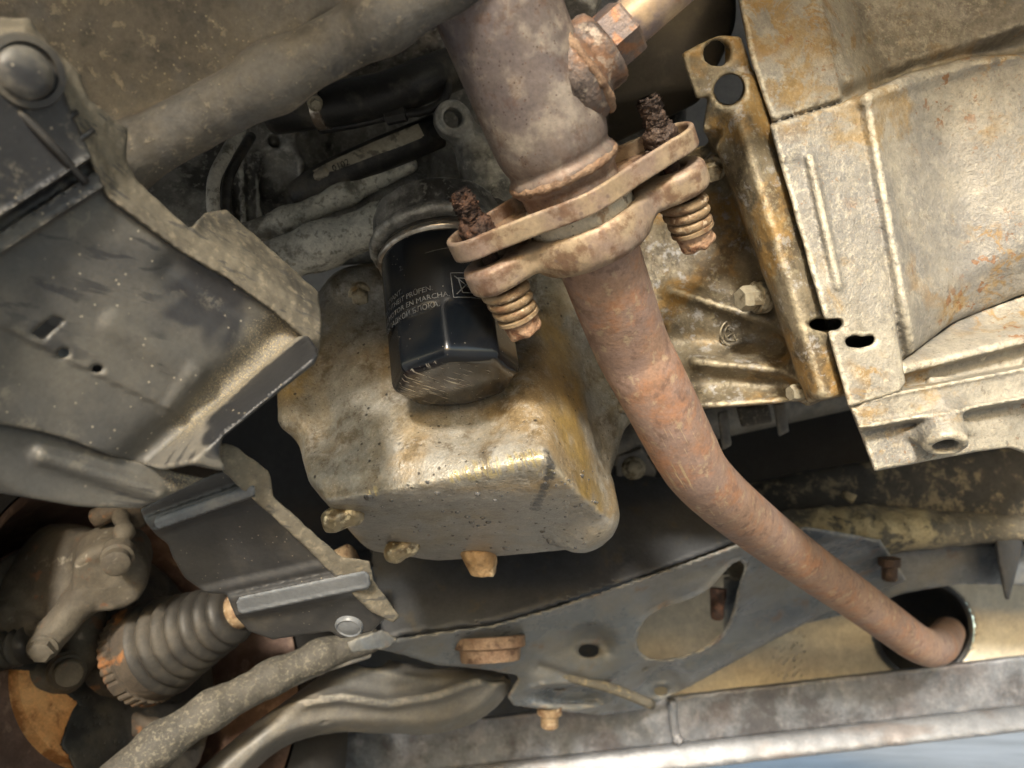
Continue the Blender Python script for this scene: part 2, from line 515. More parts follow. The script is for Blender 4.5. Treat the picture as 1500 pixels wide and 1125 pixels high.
    M['block'] = grimy('dirty engine casting', (.17, .163, .146), (.29, .28, .25), 25, .5, .3, [
        dict(s=28, c=(.44, .42, .37), thr=.56, soft=.09, det=8, nr=.7, amt=.75, r=.7),
        dict(s=14, c=(.03, .028, .025), thr=.56, soft=.05, det=6, amt=.85, r=.35),
        dict(t='edge', thr=.515, soft=.03, c=(.55, .53, .47), amt=.8, s=90),
        dict(s=210, c=(.46, .44, .38), thr=.60, soft=.06, amt=.5)], bumps=((500, .5, .0008), (70, .4, .003)))
    M['block_pale'] = grimy('pale dusty casting', (.52, .50, .43), (.66, .635, .55), 45, .7, .15, [
        dict(s=30, c=(.10, .09, .07), thr=.56, soft=.08, det=8, nr=.7, amt=.85),
        dict(s=200, c=(.15, .13, .095), thr=.60, soft=.05, amt=.6)], bumps=((500, .5, .0008), (70, .4, .003)))
    M['gear'] = grimy('oxidised gearbox casting', (.28, .26, .22), (.385, .355, .29), 14, .55, .2, [
        dict(s=7, c=(.185, .182, .178), thr=.53, soft=.09, det=7, nr=.6, amt=.75),
        dict(s=44, c=(.27, .18, .075), thr=.50, soft=.03, det=9, nr=.68, dist=.6, amt=.85, r=.7, **{'in': [(P(1120, 40, .48), .012, .035), (P(1215, 60, .48), .004, .02), (P(1150, 120, .48), .01, .025), (P(1312, 345, .48), .003, .014), (P(1400, 452, .49), .006, .022), (P(1470, 425, .49), .006, .022), (P(1270, 540, .46), .006, .016), (P(1345, 560, .48), .006, .02), (P(1290, 665, .46), .008, .025), (P(1455, 170, .48), .006, .022)]}, ws=50),
        dict(s=30, c=(.13, .115, .09), thr=.45, soft=.12, det=8, nr=.7, amt=.75, **{'in': [(P(1230, 470, .46), .008, .022), (P(1280, 590, .46), .006, .018), (P(1420, 40, .52), .03, .07), (P(1310, 60, .52), .02, .05)]}, ws=40),
        dict(s=40, c=(.285, .18, .07), thr=.56, soft=.03, det=9, nr=.68, dist=.6, amt=.85, r=.7, gate=(9, .52)),
        dict(s=14, c=(.30, .205, .085), thr=.62, soft=.05, det=9, nr=.7, dist=.4, amt=.75, r=.7),
        dict(s=240, c=(.46, .425, .34), thr=.57, soft=.07, det=5, nr=.75, amt=.5, gate=(11, .50)),
        dict(s=240, c=(.23, .13, .06), thr=.64, soft=.03, det=4, nr=.7, amt=.7, gate=(8, .5)),
        dict(s=90, c=(.38, .35, .285), thr=.57, soft=.1, det=8, nr=.75, amt=.45),
        dict(s=120, c=(.23, .11, .045), thr=.60, soft=.02, det=6, amt=.85, gate=(13, .60)),
        dict(t='edge', thr=.512, soft=.025, c=(.58, .53, .42), amt=.85, s=110),
        dict(s=260, c=(.13, .11, .09), thr=.62, soft=.04, det=5, nr=.7, amt=.5, gate=(10, .5))], bumps=((700, .6, .0008), (160, .45, .002)), grain=(420, .3))
    M['bell'] = grimy('oily bell housing casting', (.15, .125, .085), (.235, .20, .14), 24, .5, .2, [
        dict(s=20, c=(.33, .195, .055), thr=.53, soft=.06, det=6, amt=.75),
        dict(s=34, c=(.085, .07, .05), thr=.55, soft=.05, det=6, amt=.8),
        dict(s=90, c=(.36, .36, .36), thr=.60, soft=.05, det=9, nr=.72, amt=.7),
        dict(s=240, c=(.34, .30, .2), thr=.6, soft=.05, nr=.7, amt=.5),
        dict(t='spots', s=430, c=(.6, .55, .42), thr=.10, soft=.04, gate=(25, .5), amt=.7),
        dict(t='edge', thr=.512, soft=.03, c=(.46, .40, .28), amt=.8)], bumps=((600, .5, .0008), (110, .4, .002)))
    M['downpipe'] = grimy('heat tinted steel pipe', (.175, .142, .124), (.25, .205, .178), 18, .48, .45, [
        dict(s=12, c=(.15, .125, .13), thr=.52, soft=.1, det=5, amt=.7),
        dict(s=60, c=(.44, .38, .31), thr=.58, soft=.1, det=7, amt=.6, r=.6),
        dict(s=45, c=(.17, .095, .06), thr=.47, soft=.1, det=7, nr=.7, amt=.85, r=.75, m=.1, **{'in': [(P(842, 290, .40) , .020, .046)]}, ws=60),
        dict(s=70, c=(.14, .085, .06), thr=.58, soft=.06, det=8, nr=.7, amt=.55, r=.7),
        dict(t='spots', s=330, c=(.09, .06, .05), thr=.16, soft=.05, gate=(25, .46), amt=.8),
        dict(t='spots', s=240, c=(.16, .07, .04), thr=.08, soft=.03, gate=(20, .5), amt=.7)], bumps=((800, .3, .0004), (160, .25, .0008)))
    M['rustpipe'] = grimy('rusty exhaust pipe', (.27, .165, .115), (.335, .225, .165), 20, .7, .15, [
        dict(s=15, c=(.265, .19, .165), thr=.52, soft=.08, det=6, amt=.75),
        dict(s=34, c=(.38, .18, .09), thr=.565, soft=.10, det=8, nr=.7, amt=.7),
        dict(s=90, c=(.16, .10, .08), thr=.60, soft=.05, det=6, amt=.6),
        dict(s=120, c=(.45, .36, .24), thr=.62, soft=.05, det=5, amt=.5),
        dict(s=110, c=(.58, .45, .28), thr=.585, soft=.04, det=3, stretch=(3, 3, .16), rot=tuple(Vector(P(1022, 692, .516) - P(960, 576, .478)).rotation_difference(Vector((0, 0, 1))).to_euler('XYZ')), amt=.75, m=.5, r=.4, **{'in': [(P(978, 640, .475), .004, .022), (P(1000, 690, .49), .004, .022), (P(1040, 735, .52), .004, .018)]}, ws=70),
        ], bumps=((700, .45, .0005), (150, .35, .001)))
    M['flange'] = grimy('tan coated flange', (.30, .225, .145), (.39, .30, .20), 26, .55, .25, [
        dict(s=30, c=(.26, .20, .17), thr=.53, soft=.08, det=6, amt=.75),
        dict(s=22, c=(.24, .165, .14), thr=.56, soft=.08, det=7, nr=.65, amt=.7),
        dict(s=60, c=(.15, .082, .05), thr=.55, soft=.07, det=8, nr=.7, amt=.8),
        dict(t='spots', s=150, c=(.16, .11, .10), thr=.15, soft=.06, gate=(25, .5), amt=.7)], bumps=((600, .3, .0005), (120, .25, .001)))
    M['gasket'] = grimy('pale flaking gasket', (.62, .52, .37), (.72, .64, .50), 60, .8, 0, [
        dict(s=60, c=(.30, .16, .07), thr=.58, soft=.06, det=7, amt=.8),
        dict(s=140, c=(.12, .08, .05), thr=.62, soft=.03, amt=.8)], bumps=((300, .6, .0012),))
    M['boss'] = grimy('rusty grey boss', (.12, .095, .085), (.20, .16, .14), 40, .55, .35, [
        dict(s=45, c=(.21, .11, .06), thr=.54, soft=.07, det=8, nr=.7, amt=.8), dict(s=90, c=(.05, .04, .036), thr=.58, soft=.06, amt=.7), dict(s=160, c=(.36, .30, .24), thr=.6, soft=.05, amt=.6)], bumps=((400, .6, .001), (120, .5, .002)))
    M['weld'] = grimy('brown weld bead', (.20, .12, .075), (.30, .21, .14), 60, .75, .2, [
        dict(s=90, c=(.08, .045, .03), thr=.55, soft=.06, amt=.8)], bumps=((400, .7, .0015), (120, .6, .003)))
    M['rust'] = grimy('crusted rust', (.046, .025, .018), (.088, .046, .030), 90, .75, .1, [
        dict(s=220, c=(.17, .08, .045), thr=.60, soft=.05, amt=.7),
        dict(s=120, c=(.022, .014, .012), thr=.54, soft=.06, amt=.8)], bumps=((500, .9, .0012), (160, .9, .003)))
    M['rust_dark'] = grimy('dark rust', (.045, .03, .024), (.085, .055, .04), 90, .6, .3, [
        dict(s=160, c=(.17, .12, .09), thr=.60, soft=.05, amt=.7)], bumps=((500, .9, .0012), (160, .9, .003)))
    M['spring'] = grimy('tan spring steel', (.24, .165, .092), (.32, .235, .145), 60, .6, .15, [
        dict(s=80, c=(.14, .07, .035), thr=.53, soft=.07, det=6, nr=.7, amt=.8),
        dict(s=250, c=(.6, .5, .36), thr=.62, soft=.04, amt=.6)], bumps=((600, .5, .0007),))
    M['spring_head'] = grimy('flaking rusty bolt head', (.34, .20, .12), (.44, .29, .19), 70, .75, .1, [
        dict(s=140, c=(.17, .07, .035), thr=.55, soft=.06, det=6, amt=.8)], bumps=((300, .9, .002),))
    M['sensor'] = grimy('heat tinted sensor sleeve', (.36, .26, .165), (.44, .33, .22), 30, .52, .35, [
        dict(s=40, c=(.16, .13, .15), thr=.56, soft=.1, det=5, amt=.8),
        dict(s=90, c=(.25, .12, .06), thr=.63, soft=.05, amt=.6)], bumps=((600, .2, .0004),))
    M['sensor_nut'] = grimy('blued steel nut', (.10, .085, .09), (.19, .14, .11), 45, .55, .4, [
        dict(s=90, c=(.28, .13, .06), thr=.58, soft=.06, amt=.75)], bumps=((500, .5, .0008),))
    # filter: gloss black enamel, the scratched cap
    M['filter'] = grimy('gloss black enamel', (.004, .006, .009), (.006, .007, .010), 20, .2, 0, [
        dict(t='spots', s=260, c=(.35, .3, .22), thr=.07, soft=.025, gate=(40, .52), amt=.85, r=.8),
        dict(s=18, c=(.03, .026, .02), thr=.60, soft=.1, det=6, amt=.3, r=.35)], bumps=((300, .03, .0005),), spec=.45, grain=None)
    capc = P(628, 566, .44)
    M['filter_cap'] = grimy('scratched black enamel', (.006, .007, .010), (.009, .010, .013), 20, .12, 0, [
        dict(s=38, c=(.055, .03, .028), thr=.52, soft=.1, det=3, stretch=(5, 1, 1), rot=(0, 0, .75), amt=.5, r=.26, **{'in': [(capc, .012, .03)]}),
        dict(s=95, c=(.62, .57, .48), thr=.615, soft=.03, det=2, stretch=(9, .7, 1), rot=(0, 0, .75), amt=.9, r=.35, m=.5, **{'in': [(capc, .014, .028)]}, h=-.0003),
        dict(s=60, c=(.5, .45, .38), thr=.69, soft=.02, det=2, stretch=(6, .7, 1), rot=(0, 0, .75), amt=.6, r=.4),
        dict(t='spots', s=300, c=(.5, .45, .36), thr=.07, soft=.025, amt=.7, r=.8)], bumps=((200, .04, .0006),), spec=.42, grain=None)
    M['bright_metal'] = grimy('bright crimped steel', (.62, .58, .52), (.42, .37, .3), 60, .28, .9, [
        dict(s=60, c=(.12, .075, .04), thr=.55, soft=.06, amt=.85, r=.6, m=.2)], bumps=((500, .2, .0004),))
    M['ink'] = grimy('grey print', (.10, .104, .108), (.045, .047, .05), 300, .5, 0, [
        dict(s=160, c=(.02, .02, .022), thr=.57, soft=.05, amt=.8)], bumps=())
    M['rubber'] = grimy('dusty black rubber', (.022, .022, .022), (.04, .037, .033), 30, .45, 0, [
        dict(s=25, c=(.10, .087, .066), thr=.55, soft=.1, det=6, amt=.6, r=.85)], bumps=((500, .2, .0006),))
    M['boot'] = grimy('dusty brown rubber boot', (.020, .019, .018), (.036, .033, .029), 30, .5, 0, [
        dict(s=25, c=(.085, .074, .058), thr=.54, soft=.12, det=7, nr=.65, amt=.7, r=.85),
        dict(t='edge', thr=.53, soft=.06, c=(.095, .083, .066), amt=.5, s=60)], bumps=((500, .3, .0006),))
    M['hose'] = grimy('oily black hose', (.015, .015, .015), (.03, .028, .026), 30, .4, 0, [
        dict(s=40, c=(.14, .125, .10), thr=.58, soft=.1, det=7, amt=.6, r=.85)], bumps=((400, .3, .0008),))
    M['tape'] = grimy('aged paper label', (.30, .265, .20), (.38, .34, .26), 60, .7, 0, [
        dict(s=120, c=(.07, .06, .045), thr=.57, soft=.05, amt=.7)], bumps=((300, .3, .0006),))
    M['label_ink'] = grimy('black print', (.012, .012, .012), (.02, .02, .02), 60, .6, 0, (), bumps=())
    M['caliper'] = grimy('muddy caliper casting', (.085, .073, .056), (.12, .104, .080), 20, .75, 0, [
        dict(s=22, c=(.055, .046, .036), thr=.54, soft=.08, det=6, amt=.75),
        dict(s=45, c=(.36, .33, .27), thr=.66, soft=.05, det=6, amt=.8),
        dict(s=60, c=(.17, .07, .03), thr=.65, soft=.04, amt=.5)], bumps=((450, .35, .0008), (90, .3, .003)))
    M['knuckle'] = grimy('rusty steel casting', (.06, .048, .036), (.10, .078, .056), 25, .75, 0, [
        dict(s=40, c=(.30, .125, .04), thr=.61, soft=.05, det=6, amt=.8),
        dict(s=30, c=(.045, .037, .03), thr=.56, soft=.08, amt=.7)], bumps=((400, .4, .001), (80, .4, .004)))
    M['disc'] = grimy('orange rusted disc face', (.66, .30, .10), (.76, .42, .18), 30, .55, .2, [
        dict(s=50, c=(.30, .11, .03), thr=.57, soft=.06, det=6, amt=.8)], bumps=((300, .3, .001),))
    M['disc_rim'] = grimy('brown disc rim', (.10, .06, .045), (.17, .11, .085), 30, .6, .3, [
        dict(s=60, c=(.28, .19, .14), thr=.6, soft=.05, amt=.6)], bumps=((300, .4, .001),))
    M['arm'] = grimy('dusty suspension arm', (.060, .056, .049), (.092, .084, .070), 25, .7, 0, [
        dict(s=300, c=(.25, .225, .17), thr=.57, soft=.07, det=4, nr=.7, amt=.6, h=.0006),
        dict(s=22, c=(.07, .064, .055), thr=.55, soft=.08, amt=.6)], bumps=((500, .5, .001),))
    M['arm_dark'] = grimy('satin grey arm', (.10, .099, .097), (.15, .145, .135), 14, .42, 0, [
        dict(t='edge', thr=.515, soft=.04, c=(.36, .33, .27), amt=.6, r=.7, s=60),
        dict(s=14, c=(.20, .175, .135), thr=.57, soft=.12, det=5, amt=.6, r=.8)], bumps=((400, .2, .0008),))
    M['subframe'] = grimy('satin grey-blue subframe paint', (.105, .125, .150), (.140, .162, .190), 12, .25, 0, [
        dict(t='edge', thr=.515, soft=.04, c=(.36, .33, .27), amt=.7, r=.7, s=60),
        dict(s=9, c=(.25, .225, .18), thr=.54, soft=.1, det=8, nr=.7, amt=.45, r=.75),
        dict(s=26, c=(.17, .105, .07), thr=.62, soft=.05, det=8, nr=.7, amt=.6, r=.7),
        dict(s=16, c=(.20, .185, .15), thr=.58, soft=.1, det=7, amt=.55, r=.7),
        dict(t='spots', s=200, c=(.36, .3, .2), thr=.07, soft=.03, gate=(20, .55), amt=.7)], bumps=((500, .12, .0006), (40, .08, .003)), spec=.6)
    M['subframe_dark'] = grimy('dark underbody paint', (.040, .043, .050), (.058, .060, .064), 14, .5, 0, [
        dict(s=60, c=(.10, .085, .06), thr=.63, soft=.06, det=7, amt=.5, r=.9)], bumps=((300, .3, .001),))
    M['sandy'] = grimy('sand caked plate', (.12, .11, .09), (.19, .17, .13), 20, .85, 0, [
        dict(s=40, c=(.55, .45, .26), thr=.44, soft=.06, det=8, nr=.7, amt=.95, h=.003, **{'in': [(P(1270, 765, .80), .05, .085), (P(1220, 770, .8), .03, .06), (P(1340, 770, .82), .03, .06)]}, ws=30),
        dict(s=150, c=(.40, .33, .2), thr=.60, soft=.05, amt=.6)], bumps=((400, .8, .002),))
    M['sill_dust'] = grimy('sand speckled dark sill', (.045, .045, .043), (.07, .066, .058), 18, .8, 0, [
        dict(s=38, c=(.30, .25, .16), thr=.56, soft=.06, det=9, nr=.75, amt=.75)], bumps=((400, .5, .0015),))
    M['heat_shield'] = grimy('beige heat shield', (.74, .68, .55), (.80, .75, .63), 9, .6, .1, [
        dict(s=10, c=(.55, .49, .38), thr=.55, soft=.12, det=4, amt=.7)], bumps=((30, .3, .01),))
    M['jack_beam'] = grimy('worn grey steel beam', (.145, .158, .18), (.225, .24, .27), 10, .45, .3, [
        dict(s=45, c=(.36, .36, .38), thr=.55, soft=.1, det=9, nr=.78, amt=.6, stretch=(1, 1, .6)),
        dict(s=14, c=(.065, .06, .064), thr=.55, soft=.08, det=8, nr=.7, amt=.75),
        dict(s=9, c=(.15, .125, .12), thr=.58, soft=.09, amt=.5)], bumps=((300, .35, .001),))
    M['jack_lip'] = grimy('bare steel beam lip', (.15, .158, .175), (.20, .21, .23), 16, .42, .3, [
        dict(s=30, c=(.15, .125, .115), thr=.56, soft=.08, stretch=(.4, 1, 1), amt=.6)], bumps=((300, .3, .001),))
    M['bounce_paint'] = grimy('pale bounce panel', (.30, .30, .30), (.38, .375, .36), 6, .6, .1, (), bumps=())  # body panels made pale to bounce fill light into the bay
    M['hull'] = grimy('black underbody', (.030, .031, .033), (.045, .045, .046), 5, .8, 0, (), bumps=())
    M['tyre'] = grimy('dark wheel inside', (.02, .019, .018), (.035, .03, .027), 12, .8, 0, (), bumps=((80, .4, .003),))
    M['ground'] = grimy('sunlit concrete ground', (.40, .375, .335), (.50, .47, .425), 3, .85, 0, [
        dict(s=1.2, c=(.30, .27, .23), thr=.55, soft=.1, det=6, amt=.6)], bumps=((200, .3, .003),))
    M['oil'] = grimy('amber oil', (.25, .15, .03), (.10, .07, .03), 80, .06, 0, (), bumps=(), spec=.8)
    M['drop'] = grimy('grey oil drop', (.20, .20, .20), (.10, .09, .08), 80, .05, .4, (), bumps=(), spec=.8)
    M['tab'] = grimy('oily amber casting', (.20, .155, .085), (.30, .255, .17), 60, .3, .2, [
        dict(s=90, c=(.10, .065, .025), thr=.56, soft=.05, amt=.8), dict(s=160, c=(.75, .66, .45), thr=.6, soft=.05, amt=.8)], bumps=((300, .5, .001),), spec=.8)
    M['plug'] = grimy('brown sealant covered plug', (.30, .185, .085), (.42, .29, .16), 60, .5, .1, [
        dict(s=90, c=(.62, .50, .34), thr=.60, soft=.05, amt=.7), dict(s=70, c=(.12, .06, .025), thr=.58, soft=.05, amt=.7)], bumps=((200, .6, .002),))
    M['bolt'] = grimy('dirty bolt steel', (.30, .265, .19), (.40, .36, .27), 70, .5, .4, [
        dict(s=120, c=(.12, .09, .05), thr=.56, soft=.06, amt=.8)], bumps=((400, .5, .0008),))
    M['black_plate'] = grimy('dark smooth cover', (.03, .028, .024), (.05, .045, .036), 10, .45, .1, [
        dict(s=40, c=(.10, .09, .07), thr=.62, soft=.06, amt=.4)], bumps=((200, .1, .001),))
    return M
M = build_materials()

# ------------------------------------------------------------------ the setting and the car's dark body around the bay
def box(name, lo, hi, mat, parent=None, **kw):
    x0, y0, z0 = lo; x1, y1, z1 = hi
    V = [(x0, y0, z0), (x1, y0, z0), (x1, y1, z0), (x0, y1, z0), (x0, y0, z1), (x1, y0, z1), (x1, y1, z1), (x0, y1, z1)]
    F = [(3, 2, 1, 0), (4, 5, 6, 7), (0, 1, 5, 4), (1, 2, 6, 5), (2, 3, 7, 6), (3, 0, 4, 7)]
    return mesh_obj(name, V, F, mat, parent, smooth=False, **kw)
V = [(-300, -300, 0), (300, -300, 0), (300, 300, 0), (-300, 300, 0)]
g = mesh_obj('ground', V, [(0, 1, 2, 3)], M['ground'], smooth=False, base=(0, 0, 0)); tag(g, kind='structure')
body = thing('car_body', 'dark and pale car body panels around the engine bay, plus an added shade panel', 'car body', (0, 1.2, .8))
box('bonnet', (-.95, -.40, .90), (.95, 1.5, .92), M['bounce_paint'], body)
box('wing', (-.90, -.27, .50), (-.87, 2.6, .899), M['bounce_paint'], body)
box('wing', (.87, -.27, .50), (.90, 2.6, .899), M['bounce_paint'], body)
box('bulkhead', (-.84, 1.40, .50), (.84, 1.43, .899), M['hull'], body)
box('floor_pan', (-.84, 1.43, .47), (.84, 2.6, .50), M['hull'], body)
box('bumper_skin', (-.92, -.30, .755), (.92, -.27, .899), M['bounce_paint'], body)
box('shade_panel', (-.92, -.268, .60), (-.12, -.24, .88), M['hull'], body)  # unseen panel added to shade the crossmember and upper shield

# ------------------------------------------------------------------ front crossmember, top left
pl = hull_planes(PS((-260, 330, .352), (-260, -620, .30), (900, -700, .30), (760, -130, .343), (20, 278, .362),
                    (-260, 330, .45), (-260, -620, .42), (900, -700, .42), (760, -130, .43), (20, 278, .45)))
roll = [P(60, 306, .352), P(178, 238, .345), P(400, 116, .338), P(560, 29, .334), P(740, -70, .332)]
def f(p):
    d = sd_hull(p, pl, .012)
    d = smin(d, sd_chain(p, roll, [.0125] * 5, .01), .030)
    return d + .0002 * lump(p, 45) + .0002 * lump(p, 190, off=12)
o = sdf_obj('front_crossmember', f, PS((-260, 330, .37), (-260, -400, .30), (820, -400, .32), (760, -60, .33), (180, 260, .45), (-200, -300, .43)), .0022, M['beam_dust'])
tag(o, 'mud-covered brown front crossmember with rounded lower edge running across the top left', 'crossmember')

# ------------------------------------------------------------------ splash shield, left
base_d = lambda x, y: .2676 + .0001825 * x + 3.7e-5 * y
def shield_d(x, y):
    d = base_d(x, y)
    t = side(x, y, (0, 372), (152, 274))                      # upper left of the long step
    d = d - .0035 * sst(-3, 5, t) + .0045 * sst(22, 28, t) * (1 - sst(42, 50, t)) - .0015 * sst(42, 50, t)
    u = side(x, y, (0, 478), (240, 597))                      # the lower step
    d = d + .0016 * sst(-5, 5, -u)
    s = -side(x, y, (322, 652), (463, 532))                    # inner turned-down lip on the lower right
    d = d - .027 * np.clip((s + 48) / 42, 0, 1) + .006 * np.exp(-((s + 66) / 26) ** 2)
    d = d - .0016 * (1 - sst(4, 30, seg2(x, y, (165, 475), (285, 548))))
    d = d - .0016 * (1 - sst(4, 24, seg2(x, y, (285, 548), (250, 600))))
    d = d + .004 * np.exp(-(seg2(x, y, (250, 395), (390, 490)) / 26) ** 2)
    return d
panel_poly = [(-220, 20), (66, 60), (100, 150), (135, 230), (160, 285), (270, 368), (330, 402), (400, 452), (452, 492), (466, 512), (463, 532), (395, 585),
              (325, 642), (322, 668), (338, 706), (268, 697), (160, 667), (105, 646), (60, 632), (0, 622), (-220, 610)]
slot = [(46, 488), (77, 464), (94, 468), (63, 497)]
base_s = P(200, 450, .33)
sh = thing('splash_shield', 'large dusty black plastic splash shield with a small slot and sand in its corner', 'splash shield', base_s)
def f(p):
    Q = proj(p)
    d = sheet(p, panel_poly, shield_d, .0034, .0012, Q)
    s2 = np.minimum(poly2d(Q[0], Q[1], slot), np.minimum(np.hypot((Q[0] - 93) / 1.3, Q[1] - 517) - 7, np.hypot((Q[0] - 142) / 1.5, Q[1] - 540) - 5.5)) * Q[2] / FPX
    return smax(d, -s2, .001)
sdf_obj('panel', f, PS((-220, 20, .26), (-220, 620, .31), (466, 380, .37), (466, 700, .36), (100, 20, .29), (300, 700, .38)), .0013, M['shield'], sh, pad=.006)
lip_out = [(-220, 20), (0, 26), (42, 26), (76, 70), (115, 104), (132, 147), (187, 188), (185, 235), (202, 266), (278, 336), (300, 312), (331, 307), (400, 368), (466, 428), (471, 470), (469, 505), (464, 534)]
lip_in = [(452, 502), (400, 456), (330, 407), (270, 373), (156, 290), (130, 234), (96, 155), (68, 95), (30, 58), (-220, 60)]
lip_line = [(-220, 60), (30, 58), (68, 90), (98, 152), (133, 232), (158, 287), (270, 370), (330, 404), (400, 454), (455, 497)]
def lip_d(x, y):
    w = path2(x, y, lip_line)
    return base_d(x, y) - .004 + .00018 * w + .0014 * np.exp(-((w - 18) / 8) ** 2) + .014 * sst(265, 300, x) * sst(20, 70, w)
def f(p): return sheet(p, lip_out + lip_in, lip_d, .0025, .0010) + .0003 * lump(p, 160)
sdf_obj('edge_flange', f, PS((-220, 20, .26), (-220, 100, .28), (471, 300, .40), (471, 540, .36), (200, 200, .33)), .0011, M['shield_edge'], sh, pad=.008)
# push pin and stiffening rib
n_sh = unit(np.cross(P(300, 300, base_d(300, 300)) - P(0, 300, base_d(0, 300)), P(0, 100, base_d(0, 100)) - P(0, 300, base_d(0, 300))))
if n_sh @ FW > 0: n_sh = -n_sh
def on_shield(x, y, h=0.): return P(x, y, float(shield_d(np.array([float(x)]), np.array([float(y)]))[0])) + n_sh * (h + .0017)
pc = on_shield(34, 106)
rim = mesh_obj('push_pin', *lathe(pc, n_sh, [(.0120, -.003), (.0128, .001), (.0122, .003), (.0098, .0034), (.0094, .0015), (.0001, .0012)], 40), M['plastic'], sh, sharp=40)
mesh_obj('pin_head', *lathe(pc + n_sh * .001 - .0012 * RX - UP * .0008, n_sh, [(.0088, 0), (.009, .0034), (.0082, .0052), (.005, .0062), (.0002, .0064)], 40), M['shield'], rim)
for pts, r in ((((25, 162, -.0004), (72, 214, .0025), (122, 268, .0010)), .0016), (((46, 206, -.0006), (112, 164, -.0006)), .0011), (((84, 226, -.0006), (136, 190, -.0006)), .0011)):
    mesh_obj('rib', *sweep(spline([on_shield(*q) for q in pts], 6), r, 10), M['plastic'], sh)
# lower liner below the split line
liner_poly = [(-220, 600), (0, 619), (60, 629), (108, 643), (160, 664), (268, 694), (300, 700), (256, 722), (205, 745), (150, 744), (110, 742), (0, 722), (-220, 705)]
def liner_d(x, y):
    d = base_d(x, y) + .007
    return d - .004 * np.exp(-(seg2(x, y, (60, 668), (230, 722)) / 13) ** 2) + .003 * sst(0, 20, side(x, y, (0, 700), (60, 728)) * -1)
def f(p): return sheet(p, liner_poly, liner_d, .0032, .0012)
o = sdf_obj('arch_liner', f, PS((-220, 600, .29), (310, 600, .37), (-220, 745, .31), (310, 745, .37)), .0014, M['shield'], pad=.008)
tag(o, 'grey dusty wheel arch liner strip under the long split below the large shield', 'arch liner')

# ------------------------------------------------------------------ side shield with two grey ridges
side_d0 = plane_d((205, 745, .375), (345, 700, .362), (560, 910, .415))
def side_shield_d(x, y):
    d = side_d0(x, y)
    r1 = seg2(x, y, (222, 768), (372, 716)); r2 = seg2(x, y, (342, 888), (545, 846))
    d = d - .0045 * (1 - sst(7, 16, r1)) - .0055 * (1 - sst(10, 22, r2))
    d = d + .004 * sst(0, 14, side(x, y, (222, 776), (390, 722)) * -1) * sst(0, 14, side(x, y, (300, 868), (500, 824)))
    d = d + .003 * sst(-2, 8, side(x, y, (222, 768), (372, 716)))
    d = d + .0022 * (1 - sst(14, 30, np.hypot((x - 505) / 1.5, y - 905)))
    return d
side_poly = [(205, 746), (262, 715), (318, 692), (334, 688), (442, 785), (520, 858), (568, 902), (545, 925), (500, 936), (484, 925), (445, 930), (400, 937), (365, 925),
             (345, 903), (331, 870), (318, 870), (300, 868), (270, 846), (252, 815), (246, 797), (228, 783), (212, 764)]
ss = thing('side_shield', 'clean black plastic side shield crossed by two grey ridges beside the drive shaft boot', 'side shield', P(400, 820, .39))
def f(p): return sheet(p, side_poly, side_shield_d, .0032, .0012)
sdf_obj('panel', f, PS((205, 680, .35), (580, 690, .42), (205, 940, .39), (580, 940, .43)), .0013, M['plastic'], ss, pad=.008)
for a, b, w, n in (((224, 768), (372, 716), 10, 9), ((344, 889), (540, 848), 14, 9)):
    pts = [(a[0] + (b[0] - a[0]) * t, a[1] + (b[1] - a[1]) * t) for t in np.linspace(0, 1, n)]
    poly = [(x, y - w) for x, y in pts] + [(x + w * .4, y + w) for x, y in pts[::-1]]
    def f(p, poly=chaikin(poly, 1)): return sheet(p, poly, lambda x, y: side_shield_d(x, y) - .0016, .0028, .0018)
    sdf_obj('ridge', f, PS((a[0], a[1] - 20, .35), (b[0], b[1] - 20, .35), (a[0], a[1] + 20, .43), (b[0], b[1] + 20, .43)), .0011, M['ridge'], ss, pad=.006)
edge_poly = [(320, 654), (328, 648), (345, 654), (394, 690), (401, 727), (450, 772), (500, 815), (542, 822), (549, 852), (586, 903), (576, 912), (545, 898), (505, 860), (440, 794), (360, 722), (326, 690)]
edge_line = [(324, 680), (360, 720), (440, 790), (505, 858), (575, 914)]
def edge_d(x, y): return side_d0(x, y) - .006 + .00022 * path2(x, y, edge_line)
def f(p): return sheet(p, edge_poly, edge_d, .0024, .0010) + .0003 * lump(p, 150)
sdf_obj('edge_flange', f, PS((320, 640, .34), (320, 700, .38), (590, 800, .43), (590, 915, .43)), .0011, M['shield_edge'], ss, pad=.008)
n_ss = unit(np.cross(P(500, 800, side_d0(500, 800)) - P(300, 800, side_d0(300, 800)), P(400, 700, side_d0(400, 700)) - P(400, 800, side_d0(400, 800))))
if n_ss @ FW > 0: n_ss = -n_ss
mesh_obj('push_pin', *lathe(P(512, 916, side_d0(512, 916)) - n_ss * .001, n_ss, [(.0075, -.002), (.0078, .002), (.0066, .0034), (.0058, .0028), (.003, .0036), (.0002, .0038)], 32), M['ridge'], ss, sharp=45)

